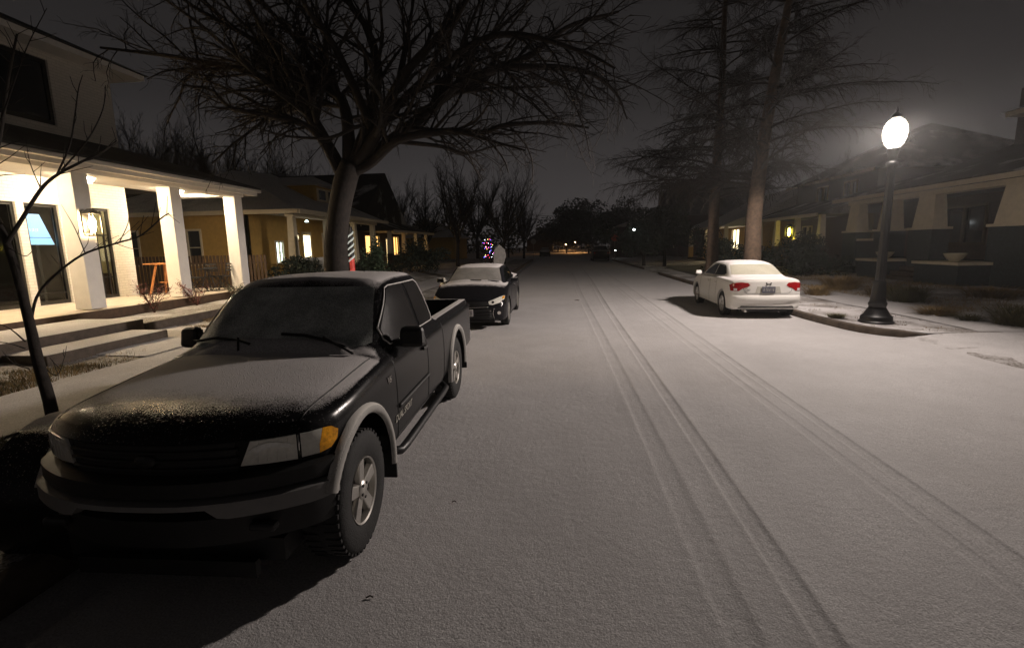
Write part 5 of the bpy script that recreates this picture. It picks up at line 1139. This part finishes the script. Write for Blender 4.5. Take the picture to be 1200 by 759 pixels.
# -- bald cypresses on the right
def cypress(label, pxs, X, r0, seed, H=17.0, barkm='bark_light', reach=7.8):
    b = at_x(pxs[0][0], pxs[0][1], X); Y = b.y; b.z = 0.12
    t = thing('cypress_tree', label, 'tree', b)
    pts = local([b+Vector((0,0,-0.1))]+[at_y(x, y, Y) for x, y in pxs], b); top = pts[-1]+(pts[-1]-pts[-2]).normalized()*4.0; pts.append(top); pts[1].z = max(pts[1].z, 0.6)
    P = bez(pts, 36); n = len(P); hz = P[-1].z
    rad = [max(0.02, r0*(1.28 if i == 0 else 1.0)*(1-0.93*max(0, p.z)/hz)**0.9+(0.10*max(0,1-p.z/0.9))) for i, p in enumerate(P)]
    MB().tube(P, rad, 14).build('trunk', barkm, t, 'all')
    c_ = Crown(seed); R = c_.r; z = 3.7
    while z < hz-0.3:
        f = z/hz; i = min(int(f*(n-1)), n-2)
        while i < n-2 and P[i+1].z < z: i += 1
        while i > 0 and P[i].z > z: i -= 1
        p = P[i].lerp(P[i+1], (z-P[i].z)/max(1e-3, P[i+1].z-P[i].z)); a = R.uniform(0, 6.283); l = reach*(1-f)**0.5*R.uniform(0.55,1.05)*(0.75 if z < 3.5 else 1); l = max(l, 0.8)
        d = Vector((math.cos(a), math.sin(a), R.uniform(0.05,0.42))).normalized(); q = [p]; m = 9
        for j in range(m): d = (d+Vector((R.gauss(0,0.07),R.gauss(0,0.07),R.gauss(-0.045,0.05)))).normalized(); q.append(q[-1]+d*(l/m))
        rr = 0.030+0.045*(1-f); c_.tube(q, rr, 0.006); c_.grow(q, rr, 0.008, 2, 0.85, 0.50, -0.05, 1.2, 0.27, 0.16)
        z += R.uniform(0.12, 0.26)
    c_.mb.build('crown', 'twig_brown', t, 'all')
cypress('tall bald cypress with lamp lit trunk behind the white sedan', [(881,320),(882,290),(884,250),(893,180),(908,90),(925,0)], 7.7, 0.34, 21)
cypress('tall bald cypress nearer the street centre, its trunk dark', [(834,320),(835,290),(838,220),(845,120),(850,0)], 7.8, 0.30, 33)
# -- bare background trees: one of each shape, copied
def bare_tree(name, label, loc, H, seed, spread=0.55, dens=0.5, group=None):
    t = thing(name, label, 'tree', loc, 0, group); c_ = Crown(seed); R = c_.r; c_.rmin = 0.008; h0 = H*0.22
    P = bez([(0,0,-0.1),(R.uniform(-.1,.1),0,h0*0.6),(R.uniform(-.2,.2),R.uniform(-.2,.2),h0*1.2)], 8); r0 = H*0.017
    MB().tube(P, [r0*(1.25-0.5*i/8) for i in range(9)], 9).build('trunk', 'bark', t, 'all')
    for k in range(8):
        a = k*2.4+R.uniform(-.4,.4); d = Vector((math.cos(a)*spread, math.sin(a)*spread, R.uniform(0.75,1.2))).normalized(); q = [P[-1-(k % 3)]]; l = H*R.uniform(0.5,0.8)
        for j in range(10): d = (d+Vector((R.gauss(0,0.07),R.gauss(0,0.07),R.gauss(0.03,0.05)))).normalized(); q.append(q[-1]+d*(l/10))
        c_.tube(q, r0*0.6, 0.012); c_.grow(q, r0*0.5, 0.014, 3, 0.75, 0.0, 0.22, dens, 0.36, 0.12)
    c_.mb.build('crown', 'twig', t, 'all'); return t
bA = bare_tree('bare_tree', 'upright bare tree beyond the black sedan, left of its partner', (-8.6, 42, 0.1), 9.5, 5, 0.5, 1.0)
bB = bare_tree('bare_tree', 'broad bare tree beyond the black sedan beside the open sky', (-5.4, 50, 0.1), 10.2, 8, 0.65, 1.0)
BG_LABELS = ['bare tree just right of the white house upper wall', 'bare tree above the porch roof end of the white house', 'bare tree above the ridge of the yellow bungalow, left part', 'bare tree above the middle of the yellow bungalow roof', 'bare tree above the right slope of the yellow bungalow roof', 'bare tree above the yellow dormer',
 'bare tree just left of the large tree trunk', 'tall bare tree partly hidden by the white house corner', 'bare tree behind the right slope of the dark gabled house', 'bare tree behind the top of the dark gabled house', 'bare tree farthest up the left kerb by the round sign', 'bare tree between the gabled house and the holiday lights',
 'bare tree over the roof left of the street lamp globe', 'bare tree over the roof right of the street lamp globe', 'bare tree filling the gap above the fence', 'bare tree behind the yellow bungalow chimney side', 'bare tree over the left slope of the yellow bungalow', 'bare tree deep behind the large tree crown']
k = 0
for (px, Y, s, src, rz) in [(168,30,1.05,bA,1.0),(205,36,1.15,bB,2.0),(238,33,0.98,bA,3.0),(270,41,1.2,bB,4.2),(305,44,1.1,bA,5.0),(338,50,1.2,bB,0.5),(372,47,1.0,bA,2.2),(140,38,1.3,bB,3.3),(500,60,1.0,bB,1.1),(470,66,1.1,bA,4.0),(614,72,1.0,bA,0.2),(560,64,1.15,bB,5.2),(1010,48,1.0,bA,1.0),(1080,44,1.0,bB,1.0),(185,42,1.35,bA,4.4),(255,37,1.15,bB,0.9),(288,36,1.05,bB,2.6),(355,56,1.3,bA,1.7)]:
    p = at_y(px, 300, Y); o = copy_tree(src); o.location = (p.x, Y, 0.1); o.rotation_euler = (0, 0, rz); o.scale = (s, s, s)
    o['group'] = 'bare trees behind the houses'
    o['label'] = BG_LABELS[k]; k += 1
# -- evergreens: leaf clumps round limbs
def evergreen(name, label, loc, rx, ry, rz_, zc, nleaf, seed, leaf=0.16, trunks=((0,0),), mat='evergreen', group=None, cat='tree', tr_h=None, lumps=None):
    t = thing(name, label, cat, loc, 0, group); R = random.Random(seed)
    for x, y in trunks: MB().tube(bez([(x*1.1,y,-0.1),(x,y,zc*0.4),(x*0.8,y,zc)], 6), [0.16,0.13,0.12,0.11,0.1,0.08,0.05], 8).build('trunk', 'bark', t, 'all')
    vs, fs = [], []; C_ = lumps or [(R.gauss(0,0.45), R.gauss(0,0.45), R.gauss(0,0.45), R.uniform(0.35,0.6)) for _ in range(16)]
    for _ in range(nleaf):
        cx_, cy_, cz_, cr_ = R.choice(C_); v = Vector((R.gauss(0,1),R.gauss(0,1),R.gauss(0,1))).normalized()*(R.random()**0.33)*cr_
        x, y, z = (cx_+v.x)*rx, (cy_+v.y)*ry, zc+(cz_+v.z)*rz_
        if z < 0.05: continue
        a = Vector((R.gauss(0,1),R.gauss(0,1),R.gauss(0,1))).normalized(); b = a.cross(Vector((R.gauss(0,1),R.gauss(0,1),R.gauss(0,1)))).normalized(); l = leaf*R.uniform(0.5,1.3); o = len(vs); p = Vector((x,y,z))
        vs += [p-a*l, p+b*l*0.4, p+a*l, p-b*l*0.4]; fs.append((o,o+1,o+2,o+3))
    me = bpy.data.meshes.new('crown'); me.from_pydata([tuple(v) for v in vs], [], fs); me.update(); link('crown', me, mat, t)
    return t
evergreen('round_tree', 'round dark evergreen tree at the right kerb beside the stop sign', (7.0, 40.0, 0.1), 1.9, 1.9, 1.5, 3.0, 7000, 2, 0.14)
evergreen('round_tree', 'round dark evergreen tree behind the first one, nearer the hedge', (8.3, 38.5, 0.1), 1.9, 1.8, 1.5, 2.9, 7000, 4, 0.14)
for i, (px, Y, h, wd) in enumerate([(664,112,9.0,5.0),(690,105,12.0,6.5),(716,98,11.0,6.0),(742,92,8.0,5.0),(654,140,7.5,5.0)]):
    p = at_y(px, 290, Y)
    evergreen('far_evergreen', ['dense far evergreen nearest the orange street lights', 'tallest dense evergreen at the end of the street', 'broad far evergreen above the small dark car', 'low far evergreen behind the round trees', 'low far evergreen left of the orange lights'][i], (p.x, Y, 0), wd, wd, h*0.42, h*0.55, 6000, 40+i, 0.34, group='evergreens at the end of the street')
for i, (x, y, rx, ry, h, lab) in enumerate([(10.3,27.5,1.7,1.0,1.5,'dark clipped hedge in front of the lit house, nearest the sedan'),(9.9,31.0,1.5,1.2,1.9,'dark clipped hedge beyond the nearest one, by the cypress'),(12.5,26.8,1.4,1.3,2.1,'dark bush below the yellow lantern'),(12.0,24.4,1.2,1.2,1.5,'dark bush at the far end of the teal bungalow'),
      (-9.6,31.5,1.5,2.2,1.7,'dark hedge before the lit gabled house'),(-9.9,36.5,1.4,2.2,1.8,'second dark hedge before the lit gabled house'),(-10.6,19.6,0.8,0.9,1.6,'leafless brown shrub beside the yellow house railing'),(-9.8,23.6,0.8,0.9,1.5,'dark shrub in front of the yellow house porch')]):
    evergreen('hedge' if 'hedge' in lab else 'bush', lab, (x, y, 0.12), rx, ry, h*0.5, h*0.5, 3200, 70+i, 0.09, trunks=((0,0),), cat='hedge' if 'hedge' in lab else 'bush')
evergreen('holiday_bush', 'small bush glowing green with holiday light behind the striped pole', (cp.x+0.75, 20.5, 0.1), 0.55, 0.55, 1.1, 1.2, 2200, 91, 0.07, mat='green_leaf', cat='bush')
tag(MB().ball((0,0,0), 0.06).build('green_lamp', 'green_glow', None, loc=(cp.x+0.8, 19.85, 0.8)), 'small green light shining into the holiday bush', 'light')
# -- small plants
def tuft(name, label, loc, r, h, n, seed, mat='blade', cat='plant', lean=0.7, group=None):
    R = random.Random(seed); vs, fs = [], []
    for _ in range(n):
        a = R.uniform(0,6.283); q = R.random()**0.6*r; x, y = math.cos(a)*q*0.55, math.sin(a)*q*0.55; hh = h*R.uniform(0.5,1.1); l = q*lean+R.uniform(0,0.06); wd = R.uniform(0.004,0.009); o = len(vs); b = a+R.gauss(0,0.5)
        ca, sa = -math.sin(b)*wd, math.cos(b)*wd
        for f, k_ in ((0,1),(0.5,0.9),(0.85,0.6)):
            X, Y_, Z = x+math.cos(b)*l*f*f, y+math.sin(b)*l*f*f, hh*f; vs += [(X-ca*k_,Y_-sa*k_,Z),(X+ca*k_,Y_+sa*k_,Z)]
        vs.append((x+math.cos(b)*l*1.15, y+math.sin(b)*l*1.15, hh*0.93)); fs += [(o,o+1,o+3,o+2),(o+2,o+3,o+5,o+4),(o+4,o+5,o+6)]
    me = bpy.data.meshes.new(name); me.from_pydata(vs, [], fs); me.update(); o = link(name, me, mat, None, loc=loc); return tag(o, label, cat, group)
for i, (px, py, r, h, n, m_, lab) in enumerate([(985,338,0.9,0.55,900,'blade','broad clump of dry grass between the white sedan and the lamp'),(958,345,0.6,0.35,500,'blade','small clump of dry grass nearest the white sedan'),(1062,352,0.75,0.5,800,'blade_green','clump of dark grass just right of the lamp post'),(1098,368,0.55,0.22,500,'blade','low dry plant right of the lamp base'),(1137,374,0.35,0.16,300,'blade_green','tiny dark plant in the snow before the bungalow steps'),(1192,380,0.6,0.45,700,'blade_green','dark grass clump at the right edge of the photo'),(980,371,0.25,0.12,220,'blade_green','small dark weed left of the lamp base'),(1030,345,0.6,0.4,500,'blade','dry grass clump behind the lamp post'),(1160,352,1.0,0.3,700,'blade','low strip of dry grass below the bungalow wall')]):
    p = at_z(px, py, 0.16); tuft('grass_clump', lab, (p.x, p.y, hr(p.x, p.y)-0.01), r, h, n, 300+i, m_, 'grass clump')
def leafy(name, label, loc, r, h, n, seed, mat):
    t = thing(name, label, 'shrub', loc); c_ = Crown(seed); R = c_.r
    for k in range(9):
        a = R.uniform(0,6.283); q = bez([(0,0,0),(math.cos(a)*r*0.4,math.sin(a)*r*0.4,h*0.5),(math.cos(a)*r*R.uniform(.5,1.1),math.sin(a)*r*R.uniform(.5,1.1),h*R.uniform(0.7,1.1))], 6); c_.tube(q, 0.008, 0.003); c_.grow(q, 0.006, 0.003, 1, 0.9, 0, 0.1, 1.2, 0.4)
    pool = [Vector(v) for v in c_.mb.v]; c_.mb.build('stems', 'dark_wood', t)
    lf = MB()
    for _ in range(n):
        p = R.choice(pool); a = Vector((R.gauss(0,1),R.gauss(0,1),R.gauss(0,1))).normalized(); b = a.cross(Vector((0.3,R.gauss(0,1),1))).normalized(); l = R.uniform(0.015,0.035); lf.add([p, p+a*l+b*l*0.4, p+a*l*2, p+a*l-b*l*0.4], [(0,1,2,3)])
    stuff(lf.build('leaves', mat, t))
leafy('porch_shrub', 'small reddish shrub beside the porch step end', (-10.02, 11.15, 0.42), 0.45, 0.75, 420, 61, 'red_leaf')
leafy('porch_shrub', 'small reddish shrub in front of the middle porch column', (-10.02, 12.6, 0.42), 0.45, 0.6, 420, 62, 'red_leaf')
leafy('porch_shrub', 'low sage shrub in front of the last porch column', (-10.02, 14.3, 0.42), 0.5, 0.5, 420, 63, 'sage')

# ------------------------------------------------------------------ street furniture and small things
def round_sign(name, label, loc, face, pole, sides, r, z, rot=0.0, cat='sign'):
    t = thing(name, label, cat, loc, rot)
    MB().tube([(0,0.03,0),(0,0.03,z+r*0.6)], 0.03, 8).build('post', pole, t)
    a0 = math.pi/sides; MB().prism([(r*math.cos(2*math.pi*i/sides+a0),0,z+r*math.sin(2*math.pi*i/sides+a0)) for i in range(sides)], (0,-0.01,0)).build('sign_plate', face, t)
    return t
p = at_y(720.5, 278, 52); round_sign('stop_sign', 'dull red octagonal stop sign up the street above the small dark car', (p.x, 52, 0.1), 'sign_red', 'sign_grey', 8, 0.42, p.z-0.1)
p = at_y(625, 283, 66); round_sign('round_sign', 'round grey sign on a post far up the left kerb', (p.x, 66, 0.1), 'sign_grey', 'sign_grey', 20, 0.36, p.z-0.1)
hy = at_y(520, 322, 15.6); t = thing('fire_hydrant', 'red fire hydrant with a pale cap left of the black sedan', 'fire hydrant', (hy.x, 15.6, 0.12))
MB().lathe([(0.17,0),(0.17,0.05),(0.12,0.07),(0.115,0.5),(0.15,0.53),(0.15,0.57)], 20).build('barrel', 'hydrant_red', t, 35)
MB().lathe([(0.14,0.57),(0.13,0.66),(0.08,0.73),(0.04,0.75),(0.04,0.80),(0.01,0.81)], 20).build('bonnet', 'silver_paint', t, 35)
for sx_ in (-1, 1): MB().tube([(0,0,0.42),(sx_*0.19,0,0.42)], 0.055, 10).build('outlet', 'hydrant_red', t)
MB().tube([(0,0,0.38),(0,-0.18,0.38)], 0.07, 10).build('pumper_outlet', 'hydrant_red', t)
p = at_y(585, 300, 24); t = thing('yard_board', 'pale snowy board on a stand behind the roof of the black sedan', 'board', (p.x, 24, 0.13))
MB().prism([(-0.30,0,0.7),(0.10,0,0.55),(0.34,0,1.30),(0.28,0,1.62),(0.0,0,1.86),(-0.26,0,1.58)], (0,0.05,0)).build('panel', 'pale_board', t)
for x in (-0.1, 0.12): MB().tube([(x,0.03,0),(x,0.03,0.75)], 0.03, 6).build('leg', 'dark_wood', t)
# strings of coloured lights on a shrub
p = at_y(574, 290, 40); evergreen('lit_shrub', 'shrub carrying coloured holiday lights beyond the black sedan', (p.x, 40.2, 0.1), 0.8, 0.6, 0.9, 1.5, 1500, 55, 0.08, cat='shrub')
ls = thing('light_string', 'string of red, blue and white holiday lights beyond the black sedan', 'lights', (p.x, 39.6, 0.1))
R = random.Random(5); pts = []
for i in range(34):
    a = i*0.55; pts.append(Vector((0.42*math.cos(a)*R.uniform(.5,1.2), -0.1+0.2*math.sin(a), 0.75+i*0.05+R.uniform(-.1,.1)))); MB().ball(pts[-1], 0.022, 6, 4).build('bulb', 'bulb_'+['red','blue','white','red','pink','blue','white','yellow'][i % 8], ls)
MB().tube(pts, 0.006, 4).build('wire', 'black_plastic', ls)
for x in (-0.35, 0.3): MB().tube([(x,0.1,-0.1),(x,0.1,1.0)], 0.035, 6).build('stake', 'dark_wood', ls)
# small lights far away
def lamp_ball(name, label, px, py, Y, r, mat, post=True):
    p = at_y(px, py, Y); t = thing(name, label, 'lamp', (p.x, Y, 0)); MB().ball((0,0,p.z), r, 10, 6).build('globe', mat, t); MB().tube([(0,0.02,0),(0,0.02,p.z-r)] if post else [(0,0.02,p.z+r),(0.1,0.5,p.z+0.25),(0.2,1.4,p.z+0.3)], 0.05 if post else 0.025, 6).build('post' if post else 'bracket', 'black_metal', t); MB().lathe([(r*0.9,p.z+r*0.7),(0.03,p.z+r*1.4)], 10).build('cap', 'black_metal', t); return t
lamp_ball('far_lamp', 'large orange street light glowing at the end of the street', 674, 283, 118, 0.2, 'orange_far')
lamp_ball('far_lamp', 'small orange street light left of the large one', 663, 287, 170, 0.18, 'orange_far')
lamp_ball('far_lamp', 'white lamp shining in front of the round dark tree', 743, 269, 38.2, 0.07, 'white_far', False)
lamp_ball('far_lamp', 'tiny white lamp at the right of the small dark car', 721, 293.5, 62, 0.07, 'white_far')
lamp_ball('far_lamp', 'tiny red lamp left of the small dark car', 704, 290, 75, 0.08, 'red_far')
# overhead wires across the far street
for k, (a, b) in enumerate((((600,251),(800,250)), ((600,255),(800,258)))):
    A_, B_ = at_y(*a, 80), at_y(*b, 80); q = [A_.lerp(B_, f)+Vector((0,0,-0.5*math.sin(math.pi*f))) for f in span(0, 1, 10)]; tag(MB().tube(local(q, A_), 0.03, 4).build('power_line', 'black_plastic', None, loc=A_), ['upper power line crossing the far street', 'lower power line crossing the far street'][k], 'wire')
for k, px in enumerate((596, 806)):
    p = at_y(px, 300, 80); tag(MB().tube([(0,0,0),(0,0,9.0)], [0.16, 0.11], 8).build('utility_pole', 'bark', None, loc=(p.x, 80, 0)), ['wooden utility pole at the left end of the power lines', 'wooden utility pole at the right end of the power lines'][k], 'pole')
# small debris on the snow
for k, (px, py, s) in enumerate(((532,588,0.016),(433,700,0.02),(676,352,0.08),(880,368+0,0.02))):
    p = at_z(px, py, 0.004)
    if k == 3: continue
    tag(MB().tube([(-s,0,0.004),(0,s*0.4,0.012),(s,s*0.2,0.006)], s*0.12+0.002, 4).build('twig', 'dark_wood', None, loc=(p.x, p.y, 0.0)), ['tiny dark leaf scrap on the snow near the pickup', 'thin fallen twig on the snow before the pickup', 'small dark stick on the snow up the road'][k], 'debris')

# ------------------------------------------------------------------ woods and gardens beyond the last houses: one dark mass
R = random.Random(77); vs, fs = [], []
for _ in range(26000):
    sd = -1 if R.random() < 0.55 else 1; y = R.uniform(95, 190); x = sd*R.uniform(14 if sd > 0 else 9, 150)
    if R.random() < 0.12: x = R.uniform(-12, 16); y = R.uniform(205, 240)
    h = 7.5+2.2*vnoise(x*0.12, y*0.1, 1.0)+1.2*vnoise(x*0.5, y*0.4, 1.0); z = h*R.random()**0.8
    a = Vector((R.gauss(0,1),R.gauss(0,1),R.gauss(0,1))).normalized(); b = a.cross(Vector((R.gauss(0,1),R.gauss(0,1),R.gauss(0,1)))).normalized(); l = R.uniform(0.25,0.75); o = len(vs); p = Vector((x,y,z))
    vs += [tuple(p-a*l), tuple(p+b*l*0.5), tuple(p+a*l), tuple(p-b*l*0.5)]; fs.append((o,o+1,o+2,o+3))
me = bpy.data.meshes.new('far_woods'); me.from_pydata(vs, [], fs); me.update(); stuff(link('far_woods', me, 'evergreen'))

# ------------------------------------------------------------------ thin haze volume, added to give the lamp its halo
hz_ = MB().box(-205, 205, -45, 485, -1.2, 24).build('haze', None); hz_['kind'] = 'stuff'
hm = bpy.data.materials.new('haze'); hm.use_nodes = True; hn = hm.node_tree; hn.nodes.clear()
ho = hn.nodes.new('ShaderNodeOutputMaterial'); hv = hn.nodes.new('ShaderNodeVolumePrincipled'); hv.inputs['Color'].default_value = (0.9, 0.9, 0.9, 1); hv.inputs['Density'].default_value = 0.0008; hv.inputs['Anisotropy'].default_value = 0.7
hn.links.new(hv.outputs[0], ho.inputs['Volume']); hz_.data.materials.append(hm)
